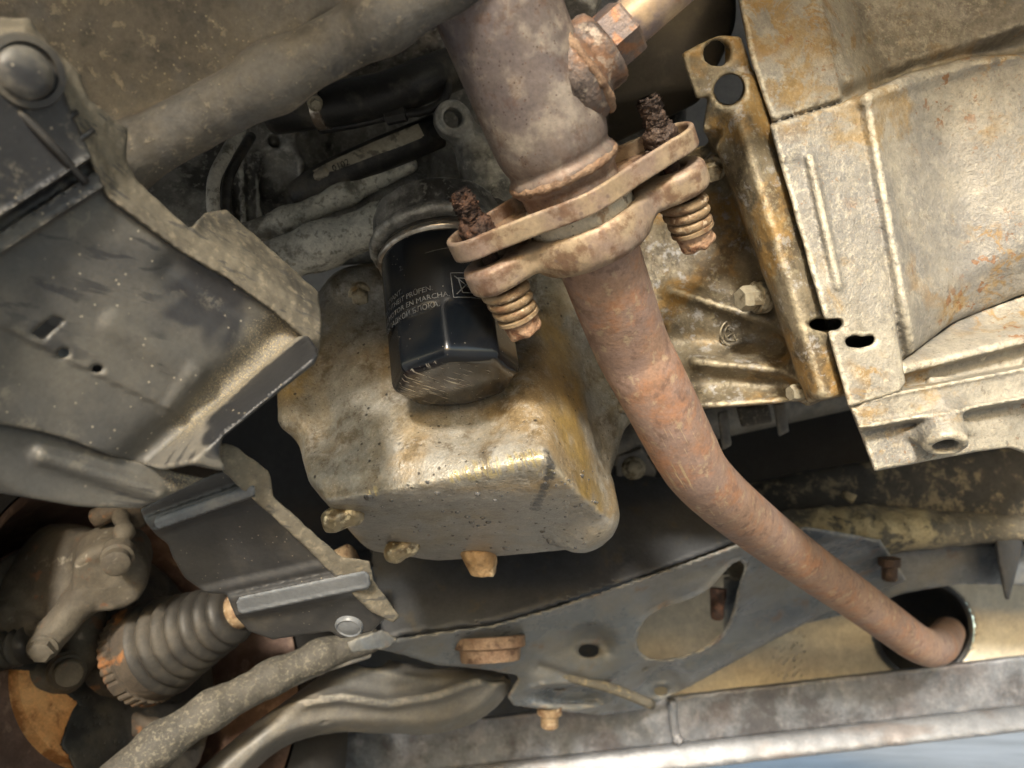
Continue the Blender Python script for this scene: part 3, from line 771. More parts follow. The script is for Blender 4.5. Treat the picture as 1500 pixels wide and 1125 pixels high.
# ------------------------------------------------------------------ oil filter
F_top, F_bot = P(646, 374, .487), P(669, 562, .452)
f_ax = unit(F_bot - F_top); f_len = np.linalg.norm(F_bot - F_top); FR = .0377
ref = unit(-FW - f_ax * np.dot(-FW, f_ax))
flt = thing('oil_filter', 'glossy black oil filter canister with fluted end and white print', 'oil filter', F_bot)
def facet(t, h):
    k = sst(f_len - .036, f_len - .031, np.array(h)) * 1.0
    n = 8; a = ((t + math.pi / n) % (2 * math.pi / n)) - math.pi / n + 0.0
    a = (t % (2 * math.pi / n)) - math.pi / n
    poly = math.cos(math.pi / n) / math.cos(a)
    poly = min(1.0, poly * 1.012)
    return 1 - float(k) * (1 - poly)
prof = [(FR, .006), (FR, .012)] + [(FR, h) for h in np.linspace(.016, f_len - .038, 8)] + [(FR, f_len - h) for h in (.036, .0345, .033, .0315, .030, .026, .018, .010, .006)]
prof += [(FR - .0006, f_len - .003), (FR - .002, f_len - .001)]
can = mesh_obj('canister', *lathe(F_top, f_ax, prof, 192, facet, cap=False, ref=ref), M['filter'], flt, sharp=28)
prof = [(FR - .002, f_len - .001), (FR - .0045, f_len + .0003), (FR - .010, f_len + .0006), (FR - .018, f_len + .0012), (FR - .028, f_len + .0016), (.0002, f_len + .0017)]
mesh_obj('end_cap', *lathe(F_top, f_ax, prof, 192, lambda t, h: 1 - (1 - facet(t, 1)) * (1 if h < f_len else .5), cap=False, ref=ref), M['filter_cap'], flt)
mesh_obj('crimp_ring', *lathe(F_top, f_ax, [(FR - .002, .001), (FR + .0012, .0015), (FR + .0022, .0035), (FR + .0016, .006), (FR - .001, .0066)], 96, cap=False), M['bright_metal'], flt)
mesh_obj('gasket', *lathe(F_top, f_ax, [(FR - .012, -.006), (FR - .0015, -.005), (FR - .001, -.001), (FR - .002, .002)], 64), M['rubber'], flt)
# printed lettering, wrapped round the canister
def wrap_text(txt, ang0, h, size, parent, name='print', mat=None):
    cu = bpy.data.curves.new('t', 'FONT'); cu.body = txt; cu.size = size; cu.align_x = 'RIGHT'; cu.resolution_u = 2
    cu.offset = 0
    ob = bpy.data.objects.new('t', cu); col.objects.link(ob)
    dg = bpy.context.evaluated_depsgraph_get(); dg.update()
    me = bpy.data.meshes.new_from_object(ob.evaluated_get(dg)); bpy.data.objects.remove(ob)
    bm = bmesh.new(); bm.from_mesh(me)
    bmesh.ops.subdivide_edges(bm, edges=[e for e in bm.edges if e.calc_length() > .0012], cuts=1)
    V = [wrap_pt(v.co.x, v.co.y, ang0, h) for v in bm.verts]; F = [tuple(v.index for v in q.verts) for q in bm.faces]
    bm.free(); bpy.data.meshes.remove(me)
    o = mesh_obj(name, V, F, mat or M['ink'], parent, smooth=False)
    return o
f_u = ref; f_v = np.cross(f_ax, f_u)                      # angle 0 faces the camera, f_v points to photo left or right
sgn = 1 if f_v @ RX > 0 else -1
def wrap_pt(x, y, ang0, h, r=None):
    a = ang0 + x / FR
    return F_top + f_ax * (h - y) + (FR + .00018 if r is None else r) * (math.cos(a) * f_u + sgn * math.sin(a) * f_v)
for txt, ang, h in (('2.', -.56, .0265), ('RMANT.', -.62, .0415), ('DICHTHEIT PRÜFEN.', -.10, .0465), ('CON EL MOTOR EN MARCHA.', .14, .0520), ('ПРОКЛАДКОЙ БЛОКА.', -.02, .0575)):
    wrap_text(txt, ang, h, .0046, can)
def wrap_lines(segs, w, name, parent):
    V = []; F = []
    for (x0, y0), (x1, y1) in segs:
        n = 6; L = math.hypot(x1 - x0, y1 - y0); nx, ny = -(y1 - y0) / L * w / 2, (x1 - x0) / L * w / 2
        for i in range(n + 1):
            t = i / n; x = x0 + (x1 - x0) * t; y = y0 + (y1 - y0) * t
            V += [wrap_pt(x + nx, y + ny, 0, 0), wrap_pt(x - nx, y - ny, 0, 0)]
        o = len(V) - 2 * (n + 1)
        F += [(o + 2 * i, o + 2 * i + 1, o + 2 * i + 3, o + 2 * i + 2) for i in range(n)]
    return mesh_obj(name, V, F, M['ink'], parent, smooth=False)
x0, x1, y0, y1 = .0070, .0230, -.0530, -.0370
wrap_lines([((x0, y0), (x1, y0)), ((x0, y1), (x1, y1)), ((x0, y0), (x0, y1)), ((x1, y0), (x1, y1))], .0005, 'print_frame', can)
bx, by = (x0 + x1) / 2, (y0 + y1) / 2
wrap_lines([((bx - .004, by + .004), (bx - .0025, by - .005)), ((bx + .004, by + .004), (bx + .0025, by - .005)), ((bx - .0025, by - .005), (bx + .0025, by - .005)),
            ((bx - .005, by + .0045), (bx + .005, by + .0045)), ((bx - .006, by + .006), (bx + .006, by - .006)), ((bx - .006, by - .006), (bx + .006, by + .006))], .0006, 'print_symbol', can)
wrap_lines([((-.006, -.0215), (.022, -.0185))], .0003, 'scratch', can)

# ------------------------------------------------------------------ oil pan
pan = thing('oil_pan', 'stained cast aluminium oil pan behind and below the black filter', 'oil pan', P(650, 780, .5))
PA = PS((415, 470, .560), (432, 640, .505), (446, 715, .478), (800, 662, .440), (770, 440, .535), (893, 755, .520), (880, 500, .60), (500, 765, .545), (560, 815, .60), (640, 824, .62), (868, 806, .565),
        (415, 440, .72), (560, 800, .74), (890, 450, .74), (880, 790, .70))
PB = PS((478, 738, .468), (640, 705, .447), (800, 668, .430), (846, 720, .452), (893, 765, .505), (872, 803, .548), (640, 822, .60), (535, 803, .585),
        (440, 640, .52), (800, 590, .49), (880, 640, .55), (560, 640, .65), (870, 640, .68))
pA, pB = hull_planes(PA), hull_planes(PB)
PC = hull_planes(PS((480, 395, .545), (900, 330, .60), (1010, 400, .60), (965, 480, .585), (890, 600, .59), (880, 470, .56), (760, 420, .545), (460, 600, .60), (480, 395, .72), (1010, 400, .72), (900, 620, .70)))
def f(p):
    d = sd_hull(p, pA, .008)
    d = smin(d, sd_hull(p, pB, .004), .010)
    d = smin(d, sd_caps(p, P(428, 540, .535), P(428, 612, .515), .010, .009), .014)            # rib on the left edge
    d = smax(d, -sd_caps(p, P(468, 470, .533), P(470, 640, .488), .009, .006), .012)           # groove beside it
    d = smin(d, sd_hull(p, PC, .02), .03)
    d = smin(d, sd_chain(p, [P(868, 690, .535), P(864, 752, .525), P(850, 772, .535)], [.010, .0165, .017], .01), .014)
    d = smax(d, -sd_caps(p, P(905, 655, .535), P(888, 560, .545), .011, .008), .016)
    d = smin(d, sd_chain(p, [P(872, 640, .565), P(900, 592, .58), P(960, 578, .585)], [.012, .012, .014], .01), .03)
    d = smax(d, -(sd_caps(p, F_top, F_bot, FR + .0045, FR + .001)), .012)                        # hollow cast round the filter
    d = smax(d, -sd_chain(p, [P(800, 662, .424), P(806, 690, .428), P(792, 722, .442)], [.0035, .003, .0015], .003), .004)   # gouge
    return d + .00025 * lump(p, 55) + .0002 * lump(p, 160, off=9)
pan_f = f
def S(x, y): return hit(pan_f, x, y, .40, .70)
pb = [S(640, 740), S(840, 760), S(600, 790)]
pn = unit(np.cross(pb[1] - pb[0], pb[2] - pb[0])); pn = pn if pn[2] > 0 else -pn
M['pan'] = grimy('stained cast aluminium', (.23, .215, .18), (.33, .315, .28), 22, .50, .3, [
    dict(s=12, c=(.25, .165, .065), thr=.51, soft=.08, det=7, r=.40, m=.15, amt=.75),
    dict(s=50, c=(.11, .078, .04), thr=.56, soft=.07, det=9, nr=.75, amt=.7),
    dict(s=80, c=(.43, .41, .37), thr=.57, soft=.09, det=9, nr=.78, amt=.6),
    dict(s=60, c=(.37, .25, .08), thr=.40, soft=.2, amt=.8, r=.3, **{'in': [(S(865, 735), .010, .030), (S(840, 640), .012, .035), (S(830, 560), .012, .035), (S(815, 500), .010, .03), (S(430, 560), .004, .018)]}),
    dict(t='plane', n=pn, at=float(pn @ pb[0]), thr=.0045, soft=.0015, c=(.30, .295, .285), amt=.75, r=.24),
    dict(s=26, c=(.26, .205, .12), thr=.56, soft=.08, det=8, nr=.7, amt=.45),
    dict(t='spots', s=300, c=(.07, .058, .045), thr=.14, soft=.05, gate=(30, .52), amt=.75, h=-.0006),
    dict(t='spots', s=130, c=(.045, .04, .035), thr=.12, soft=.04, gate=(26, .5), amt=.85, h=-.0012),
    dict(t='edge', thr=.52, soft=.04, c=(.52, .46, .34), amt=.45, r=.3, s=160),
    dict(t='spots', s=520, c=(.72, .67, .57), thr=.10, soft=.04, gate=(25, .5), amt=.8, r=.3),
    dict(s=90, c=(.66, .55, .30), thr=.50, soft=.06, stretch=(5, 1, .6), rot=(0, .35, 0), amt=.9, m=.7, r=.28, **{'in': [(S(x, y), r0, r1) for x, y, r0, r1 in ((665, 698, .002, .006), (690, 690, .003, .008), (720, 684, .003, .009), (750, 677, .003, .009), (778, 672, .003, .009), (800, 690, .002, .007), (545, 722, .001, .005))]}, ws=80),
    dict(t='noise', s=150, thr=.40, soft=.12, c=(.05, .053, .058), amt=.85, r=.15, **{'in': [(S(x, y), .0012, .0048) for x, y in [tuple(q) for q in spline([(799, 664), (806, 680), (804, 698), (797, 714), (788, 730), (785, 744)], 3)]]}, ws=120),
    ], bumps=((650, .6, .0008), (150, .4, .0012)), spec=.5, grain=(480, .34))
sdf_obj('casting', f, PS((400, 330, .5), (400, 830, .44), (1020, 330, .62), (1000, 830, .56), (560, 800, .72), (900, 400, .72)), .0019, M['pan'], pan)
for (x, y), (tx, ty) in (((516, 752), (490, 758)), ((598, 798), (576, 806))):
    a_, b_ = S(x, y), S(x, y) + (tx - x) * .47 / FPX * RX - (ty - y) * .47 / FPX * UP - FW * .004
    def f(p, a_=a_, b_=b_): return smin(sd_caps(p, a_, b_, .0085, .0072), sd_ball(p, b_ - UP * .002, .0068), .004) + .0008 * lump(p, 150)
    sdf_obj('tab', f, [a_, b_], .0012, M['tab'], pan, pad=.014)
ax = vdir(.25, -.9, -.1)
q0 = P(700, 810, .575)
pl = hull_planes([q0 + ax * h + r * (math.cos(t) * RX + math.sin(t) * FW) for h, r in ((-.006, .0165), (.004, .0165), (.012, .0135)) for t in np.arange(0, 6.28, 1.0472)])
pl2 = hull_planes([q0 + ax * h + r * (math.cos(t) * RX + math.sin(t) * FW) for h, r in ((.008, .012), (.0165, .0105)) for t in np.arange(.3, 6.5, 1.0472)])
def f(p): return smin(sd_hull(p, pl, .006), sd_hull(p, pl2, .0015), .002) + .0004 * lump(p, 150)
sdf_obj('drain_plug', f, PS((660, 780, .55), (745, 850, .60), (700, 815, .54)), .0011, M['plug'], pan)
for x, y, r in ((528, 432, .0065), (600, 408, .005)):
    bx_ = vdir(.1, -.55, -.8)
    mesh_obj('bolt', *hexhead(S(x, y) - bx_ * .001, bx_, r, r * 1.25), M['bell'], pan, sharp=30)
# hanging oil drops on the bottom face
V = []; F = []
rs = np.random.RandomState(5)
def drop(c, r):
    v, q = lathe(np.array(c) + pn * r * .2, -pn, [(r * 1.05, 0), (r, r * .35), (r * .75, r * .7), (r * .35, r * .92), (r * .02, r)], 12, cap=False)
    o = len(V); V.extend(v); F.extend([tuple(i + o for i in k) for k in q])
for _ in range(150):
    x, y = rs.uniform(540, 880), rs.uniform(690, 806)
    if y < 742 - (x - 478) * .20: continue
    drop(S(x, y), rs.choice([.0006, .0009, .0013, .0020], p=[.42, .33, .18, .07]))
for x, y, r in ((808, 792, .0035), (742, 802, .003), (627, 706, .0018), (652, 770, .0014), (540, 728, .003)): drop(S(x, y), r)
tag(mesh_obj('oil_drops', V, F, M['drop'], pan), kind='stuff')

# ------------------------------------------------------------------ engine block above the filter
eb = thing('engine_block', 'dark grimy engine block castings in shadow above the oil filter', 'engine block', P(520, 300, .62))
H2 = hull_planes(PS((300, 60, .66), (1010, -60, .60), (1000, 330, .64), (560, 400, .64), (330, 400, .66), (300, 60, .80), (1010, -60, .80), (1000, 330, .80), (330, 400, .80)))
c1 = [(334, 172), (346, 160), (425, 142), (436, 205), (446, 240), (440, 300), (458, 330), (350, 356), (338, 300)]
def c1_d(x, y):
    d = .585 + .00005 * (x - 340) - .007 * np.exp(-((x - 350 - .04 * (y - 170)) / 7) ** 2) - .005 * np.exp(-((x - 372 - .05 * (y - 170)) / 5) ** 2) * sst(240, 270, y)
    return d + .010 * (1 - sst(16, 46, np.hypot(x - 408, (y - 268) * .8))) - .006 * np.exp(-(np.hypot(x - 425, y - 215) / 16) ** 2)
def f(p):
    Q = proj(p)
    d = smin(slab(p, c1, c1_d, .72, .005, Q), sd_hull(p, H2, .02), .010)
    d = smax(d, -sd_cyl(p, P(402, 207, .56), P(402, 207, .60), .0045), .002)
    for a, b, ra, rb in ((P(560, 300, .60), P(700, 330, .60), .020, .028), (P(604, 228, .60), P(622, 318, .585), .011, .012), (P(656, 226, .590), P(670, 318, .570), .014, .016), (P(600, 240, .60), P(672, 212, .595), .012, .014),
                         (P(560, 345, .575), P(730, 335, .575), .013, .014), (P(722, 250, .58), P(738, 330, .57), .010, .014), (P(300, 100, .65), P(640, 60, .64), .02, .02)):
        d = smin(d, sd_caps(p, a, b, ra, rb), .008)
    d = smin(d, sd_cyl(p, P(540, 352, .565), P(640, 322, .555), .012, .004), .010)
    return d + .0007 * lump(p, 45) + .0005 * lump(p, 130, off=7)
sdf_obj('casting', f, PS((290, 40, .57), (300, 420, .57), (1020, -60, .60), (1010, 420, .60), (300, 60, .74), (1000, 400, .74)), .0026, M['block'], eb)
for pts, rad in (([P(345, 348, .562), P(420, 325, .562), P(505, 285, .565), P(600, 242, .57)], [.0085, .009, .008, .006]),
                 ([P(390, 388, .545), P(470, 360, .547), P(560, 328, .55), P(610, 318, .555)], [.016, .0155, .014, .010])):
    def f(p, pts=pts, rad=rad): return sd_chain(p, pts, rad, .01) + .0006 * lump(p, 70) + .0003 * lump(p, 190, off=5)
    sdf_obj('rail', f, np.array(pts), .0018, M['block_pale'], eb, pad=.022)
def f(p):
    d = smin(sd_cyl(p, F_top - f_ax * .030, F_top - f_ax * .0045, FR + .003, .004), sd_caps(p, P(600, 350, .545), P(720, 330, .54), .020, .02), .02)
    d = smin(d, sd_cyl(p, F_top - f_ax * .010, F_top - f_ax * .0035, FR + .0065, .003), .003)
    return d + .0006 * lump(p, 80)
sdf_obj('filter_pad', f, [F_top - f_ax * .04 + s * .06 * RX for s in (-1, 1)] + [F_top + FW * .05, F_top - FW * .05, P(720, 310, .56)], .0016, M['block'], eb)
# ring-shaped lug on a bracket
def f(p):
    n = vdir(.25, -.1, -.95)
    c = P(664, 172, .53)
    d = smin(sd_cyl(p, c, c - n * .012, .0125, .002), sd_chain(p, [P(676, 190, .545), P(708, 235, .552), P(728, 310, .55)], [.010, .018, .022], .006), .010)
    return smax(d, -sd_cyl(p, c + n * .02, c - n * .03, .0065, .001), .002) + .0003 * lump(p, 120)
sdf_obj('lug', f, PS((640, 150, .52), (760, 340, .56)), .0015, M['block'], eb)
# top hose and the labelled hose
h = thing('coolant_hose', 'thick black coolant hose crossing high above the labelled hose', 'hose', P(520, 150, .55))
mesh_obj('tube', *sweep(spline([P(400, 165, .56), P(470, 155, .55), P(560, 140, .545), P(620, 118, .55), P(690, 90, .58)], 8), .0155, 28), M['hose'], h)
q1, q2 = P(470, 155, .55), P(500, 151, .548)
mesh_obj('hose_clamp', *lathe(q1, q2 - q1, [(.0150, -.004), (.0166, -.0035), (.0166, .0035), (.0150, .004)], 40), M['bright_metal'], h, sharp=40)
mesh_obj('clamp_screw', *hexhead(q1 - FW * .016 - UP * .004, vdir(.3, -.5, -.8), .004, .006), M['bolt'], h, sharp=30)
w = thing('cable_loom', 'thin black cable looping across the dark engine block castings', 'cable', P(600, 190, .53))
mesh_obj('cable', *sweep(spline([P(470, 190, .57), P(520, 182, .553), P(580, 168, .545), P(630, 160, .54), P(655, 135, .545), P(650, 80, .56)], 8), .0032, 12), M['hose'], w)
mesh_obj('cable', *sweep(spline([P(560, 330, .56), P(590, 300, .555), P(640, 292, .548), P(700, 300, .545), P(745, 290, .55)], 8), .0026, 12), M['hose'], w)
mesh_obj('connector', *lathe(P(580, 168, .545), vdir(.9, .15, -.1), [(.0045, -.008), (.0062, -.007), (.0062, .007), (.0045, .008)], 8), M['plastic'], w, sharp=30)
h = thing('hose', 'slim black hose carrying a beige paper label above the filter', 'hose', P(530, 240, .56))
hp = spline([P(440, 288, .580), P(480, 262, .568), P(545, 232, .562), P(610, 205, .560), P(640, 192, .565)], 8)
mesh_obj('tube', *sweep(hp, .0125, 28), M['hose'], h)
lab_pts = (hp - FW * .0130 + UP * .0012)[6:27]
def strip(path, w, lift, up):
    V = []; F = []
    for i, q in enumerate(path):
        t = unit(path[min(i + 1, len(path) - 1)] - path[max(i - 1, 0)]); b = unit(np.cross(t, up))
        for s in (-1, -.5, 0, .5, 1): V.append(q + b * w * s - up * (lift * (s * s)))
    for i in range(len(path) - 1):
        for j in range(4): F.append((5 * i + j, 5 * i + j + 1, 5 * i + j + 6, 5 * i + j + 5))
    return V, F
lab = mesh_obj('paper_label', *strip(lab_pts, .0052, .0012, -FW), M['tape'], h)
mesh_obj('yellow_end', *lathe(lab_pts[0] + FW * .002, unit(lab_pts[3] - lab_pts[0]), [(.003, 0), (.0042, .002), (.0042, .010), (.003, .012)], 12), M['tape'], lab)
cu = bpy.data.curves.new('t', 'FONT'); cu.body = '0102'; cu.size = .0068; cu.resolution_u = 2
ob = bpy.data.objects.new('t', cu); col.objects.link(ob)
dg = bpy.context.evaluated_depsgraph_get(); dg.update(); me = bpy.data.meshes.new_from_object(ob.evaluated_get(dg)); bpy.data.objects.remove(ob)
tx = unit(lab_pts[12] - lab_pts[4]); ty = unit(np.cross(-FW, tx)); o0 = lab_pts[4] - FW * .0006 - UP * .0034
mesh_obj('print', [o0 + tx * v.co.x + ty * v.co.y for v in me.vertices], [tuple(q.vertices) for q in me.polygons], M['label_ink'], lab, smooth=False)
bpy.data.meshes.remove(me)
h = thing('breather_pipe', 'thin grey bent pipe left of the engine block behind the shield edge', 'pipe', P(312, 280, .5))
mesh_obj('tube', *sweep(spline([P(352, 190, .54), P(330, 228, .515), P(314, 262, .505), P(312, 300, .50), P(318, 340, .50)], 8), .0042, 14), M['block_pale'], h)
mesh_obj('tube', *sweep(spline([P(368, 200, .56), P(345, 238, .525), P(333, 270, .512), P(331, 320, .51)], 8), .0035, 14), M['hose'], h)
# dark plate seen in the diamond gap
def f(p): return slab(p, [(190, 200), (250, 120), (345, 190), (330, 320), (300, 360), (215, 300)], plane_d((190, 200, .58), (345, 190, .60), (300, 360, .56)), .66)
o = sdf_obj('mounting_plate', f, PS((190, 120, .56), (345, 120, .6), (190, 360, .56), (345, 360, .66)), .003, M['block'])
tag(o, 'dark grimy plate in the diamond gap between beam and engine block', 'plate')

# ------------------------------------------------------------------ exhaust joint
FO = P(842, 290, .402)                                   # centre of the upper flange plate
ex = unit(.894 * RX + .447 * UP)
img_up = -.447 * RX + .894 * UP
fn = unit(.905 * img_up - .425 * FW)                       # up the pipe, leaning to the camera
ey = np.cross(fn, ex)
def loc(p):
    q = p - FO
    return q @ ex, q @ ey, q @ fn
def L3(x, y, z): return FO + ex * x + ey * y + fn * z
def tap2(x, y, bx, r0, r1):
    t = np.clip(x / bx, 0, 1)
    return np.hypot(x - t * bx, y) - (r0 + (r1 - r0) * t)
LOBE = .0530
dp = thing('exhaust_downpipe', 'thick purple-grey exhaust downpipe with lipped oval flange', 'exhaust pipe', FO)
# pipe with swelling and weld collar
prof = [(.0235, -.004), (.0255, .004), (.0258, .010), (.0275, .0125), (.0288, .0155), (.0285, .0190), (.0270, .0215), (.0268, .0235), (.0280, .0265), (.0292, .033), (.0294, .045), (.0294, .075), (.0296, .11), (.0300, .16), (.0300, .22)]
V, F = lathe(FO, fn, [(r, h) for r, h in spline(prof, 3)], 96, cap=False)
V = [v + fn * 0 + unit(v - FO) * .0003 * float(lump(np.array([v]), 90)[0]) for v in V]
mesh_obj('pipe', V, F, M['downpipe'], dp)
def torus(c, ax, R, r, seg=72, sub=12, jit=0):
    u, v, ax = frame_of(ax)
    V = []; F = []
    for i in range(seg):
        t = 2 * math.pi * i / seg; o = math.cos(t) * u + math.sin(t) * v
        rr = r * (1 + jit * random.uniform(-1, 1))
        for j in range(sub):
            s = 2 * math.pi * j / sub
            V.append(c + o * (R + rr * math.cos(s)) + ax * rr * math.sin(s))
    for i in range(seg):
        for j in range(sub):
            F.append((i * sub + j, ((i + 1) % seg) * sub + j, ((i + 1) % seg) * sub + (j + 1) % sub, i * sub + (j + 1) % sub))
    return V, F
mesh_obj('weld_bead', *torus(FO + fn * .0165, fn, .0272, .0026, jit=.18), M['weld'], dp)
# lipped oval plate
def f(p):
    x, y, z = loc(p)
    s = smin(tap2(x, y, LOBE, .0350, .0172), tap2(-x, y, LOBE, .0350, .0172), .004)
    return smax(np.abs(s + .0013) - .0014, np.abs(z - .0036) - .0056, .0012)
def f2(p):
    x, y, z = loc(p)
    s = smin(tap2(x, y, LOBE, .0350, .0172), tap2(-x, y, LOBE, .0350, .0172), .004)
    return smax(s + .0018, np.abs(z) - .0016, .001)
fpts = [L3(sx * .072, sy * .037, sz) for sx in (-1, 1) for sy in (-1, 1) for sz in (-.004, .010)]
fl = sdf_obj('flange_plate', f2, fpts, .0010, M['weld'], dp, pad=.004)
sdf_obj('flange_lip', f, fpts, .00085, M['flange'], fl, pad=.004)
# sensor boss on the pipe
S0 = FO + fn * .050
sa = vdir(.77, .64, -.12)
mesh_obj('sensor_boss', *lathe(S0, sa, [(.0265, .012), (.0262, .022), (.0250, .0275), (.0215, .0310), (.0190, .033), (.0192, .0355), (.0192, .0405), (.0182, .0425), (.011, .0428)], 64, jitter=.00012), M['boss'], dp)
mesh_obj('boss_weld', *torus(S0 + sa * .0268, sa, .0238, .0026, jit=.2), M['weld'], dp)
# mottled bracket behind the pipe top
pl = hull_planes(PS((790, -60, .42), (905, -60, .43), (872, 50, .44), (820, 70, .43), (790, -60, .50), (905, -60, .50), (860, 60, .50)))
o = sdf_obj('heat_bracket', lambda p: sd_hull(p, pl, .01) + .001 * lump(p, 70), PS((780, -60, .42), (910, 80, .50)), .002, M['block'])
tag(o, 'brown mottled casting behind the top right of the downpipe', 'bracket')
# oxygen sensor
os_ = thing('oxygen_sensor', 'tan oxygen sensor with hexagon nut screwed into the downpipe boss', 'oxygen sensor', S0 + sa * .043)
V, F = lathe(S0 + sa * .043, sa, [(.0138, 0), (.0145, .0012), (.0145, .0135), (.0138, .0148), (.0112, .015)], 6)
mesh_obj('hex_nut', V, F, M['sensor_nut'], os_, smooth=False)
mesh_obj('seal_washer', *lathe(S0 + sa * .0415, sa, [(.0125, 0), (.0135, .0006), (.0135, .0016), (.0125, .0018)], 40), M['rust'], os_, sharp=40)
mesh_obj('sleeve', *lathe(S0 + sa * .056, sa, [(.0112, 0), (.0116, .004), (.0116, .034), (.0113, .0352), (.0108, .036), (.0108, .040), (.0118, .042), (.0118, .10)], 48), M['sensor'], os_, sharp=50)
# gasket ring and lower flange with its pipe
fp = thing('front_exhaust_pipe', 'rusty bent exhaust pipe running from the flange down to the right', 'exhaust pipe', L3(0, 0, -.02))
LZ = -.0165
def f(p):
    x, y, z = loc(p); z = z - LZ
    s = smin(np.hypot(x, y) - .0325, np.hypot(x - LOBE, y) - .0170, .026)
    s = smin(s, np.hypot(x + LOBE, y) - .0170, .026)
    d = smax(s, np.abs(z) - .0078, .0048)
    d = smin(d, smax(np.hypot(x, y) - .0325, np.abs(z + .006) - .0085, .006), .006)
    bowl = smax(np.hypot(x, y) - .0285, -(z - .001), .002)
    d = smax(d, -bowl, .003)
    for sx in (-1, 1): d = smax(d, -(np.hypot(x - sx * LOBE, y) - .0075), .002)
    return d + .00015 * lump(p, 140)
sdf_obj('flange', f, [L3(sx * .072, sy * .037, LZ + sz) for sx in (-1, 1) for sy in (-1, 1) for sz in (-.016, .010)], .00095, M['flange'], fp, pad=.004)
gk = thing('gasket_ring', 'pale flaking gasket ring squeezed between the two exhaust flanges', 'gasket', L3(0, 0, LZ))
mesh_obj('ring', *lathe(L3(0, 0, LZ), fn, spline([(.0262, -.004), (.0280, .002), (.0278, .008), (.0270, .014), (.0262, .0190), (.0240, .0195)], 4), 96, jitter=.00025), M['gasket'], gk)
# main pipe: swept along its bends, with the flattened dent after the elbow
path = np.array([L3(0, 0, LZ + .002), L3(0, 0, LZ - .014), P(922, 500, .460), P(946, 548, .470), P(974, 603, .484), P(1003, 660, .502), P(1022, 692, .516), P(1050, 722, .540), P(1088, 755, .580), P(1140, 796, .634), P(1200, 840, .693), P(1250, 875, .742), P(1306, 916, .80), P(1338, 939, .832),
                 P(1360, 949, .860), P(1374, 946, .895), P(1382, 938, .95), P(1390, 925, 1.10)])
pth = spline(path, 14)
rad = np.interp(np.arange(len(pth)) / 14, range(len(path)), [.0228, .0228, .0224, .0222, .0220, .0217, .0208, .0205, .0206] + [.0205] * 9)
V, F = sweep(pth, rad, 56)
V = np.array(V)
for a_, b_, w, amt in ((P(1012, 664, .500), P(1042, 706, .530), .011, .0040), (P(1042, 706, .530), P(1092, 752, .575), .010, .0046)):
    ab = b_ - a_; t = np.clip((V - a_) @ ab / (ab @ ab), 0, 1)
    r = np.linalg.norm(V - a_ - t[:, None] * ab, axis=1)
    V += (FW * .9 - UP * .1) * (amt * np.exp(-(r / w) ** 2))[:, None]
V += (lump(V, 70) * .00025)[:, None] * unit(-FW)
mesh_obj('pipe', V, F, M['rustpipe'], fp)
mesh_obj('weld_bead', *torus(L3(0, 0, LZ - .0085), fn, .0226, .0030, jit=.25), M['rustpipe'], fp)
# spring bolts
for sx, lab in ((-1, 'rusted spring bolt on the left flange ear above the oil filter'), (1, 'rusted spring bolt on the right flange ear near the gearbox')):
    c = L3(sx * LOBE, 0, 0)
    sb = thing('spring_bolt', lab, 'bolt', c, 'spring bolts of the exhaust joint')
    thr = []
    for i in range(26):
        z = .012 + i * .0007
        thr.append((.0052 + (.0010 if i % 2 else 0) - (.0012 if i > 23 else 0) + random.uniform(-.0005, .0005), z))
    mesh_obj('threaded_end', *lathe(c, fn, thr, 18, jitter=.0006), M['rust'] if sx < 0 else M['rust_dark'], sb, smooth=True)
    nut = hexhead(c + fn * .0012, fn, .0085, .012, 1.2, jitter=.0007)
    mesh_obj('nut', *nut, M['rust'] if sx < 0 else M['rust_dark'], sb, sharp=30)
    def blob(p, c=c, sx=sx):
        d = smin(sd_cyl(p, c, c + fn * .013, .0088, .003), sd_cyl(p, c + fn * .01, c + fn * .028, .0056, .002), .004)
        return d + .0013 * lump(p, 190, off=3 if sx < 0 else 11) + .0007 * lump(p, 420, off=6)
    sdf_obj('rust_crust', blob, [c, c + fn * .030], .0009, M['rust'] if sx < 0 else M['rust_dark'], sb, pad=.014)
    mesh_obj('shank', *lathe(c + fn * (LZ - .036), fn, [(.0045, 0), (.0045, .06)], 16), M['rust'], sb)
    z0 = LZ - .0066
    hx = []; rr = []
    turns = 2.9
    for i in range(120):
        t = i / 119; a = t * turns * 2 * math.pi + (2.0 if sx < 0 else 1.2)
        R = .0110 - .0020 * t
        hx.append(c + fn * (z0 - .003 - t * .0165) + R * (math.cos(a) * ex + math.sin(a) * ey))
    V, F = sweep(hx, .0028, 14)
    V = np.array(V); V = V + (lump(V, 260, off=9) * .00035)[:, None] * ey
    mesh_obj('spring', V, F, M['spring'], sb)
    mesh_obj('washer', *lathe(c + fn * (z0 - .0205), fn, [(.0102, -.0026), (.0118, -.0018), (.0118, .0002), (.0095, .001)], 36), M['spring'], sb, sharp=40)
    def head(p, c=c): return sd_cyl(p, c + fn * (z0 - .0325), c + fn * (z0 - .0215), .0098, .003) + .0008 * lump(p, 150)
    sdf_obj('head', head, [c + fn * (z0 - .034), c + fn * (z0 - .02)], .0009, M['spring_head'], sb, pad=.012)

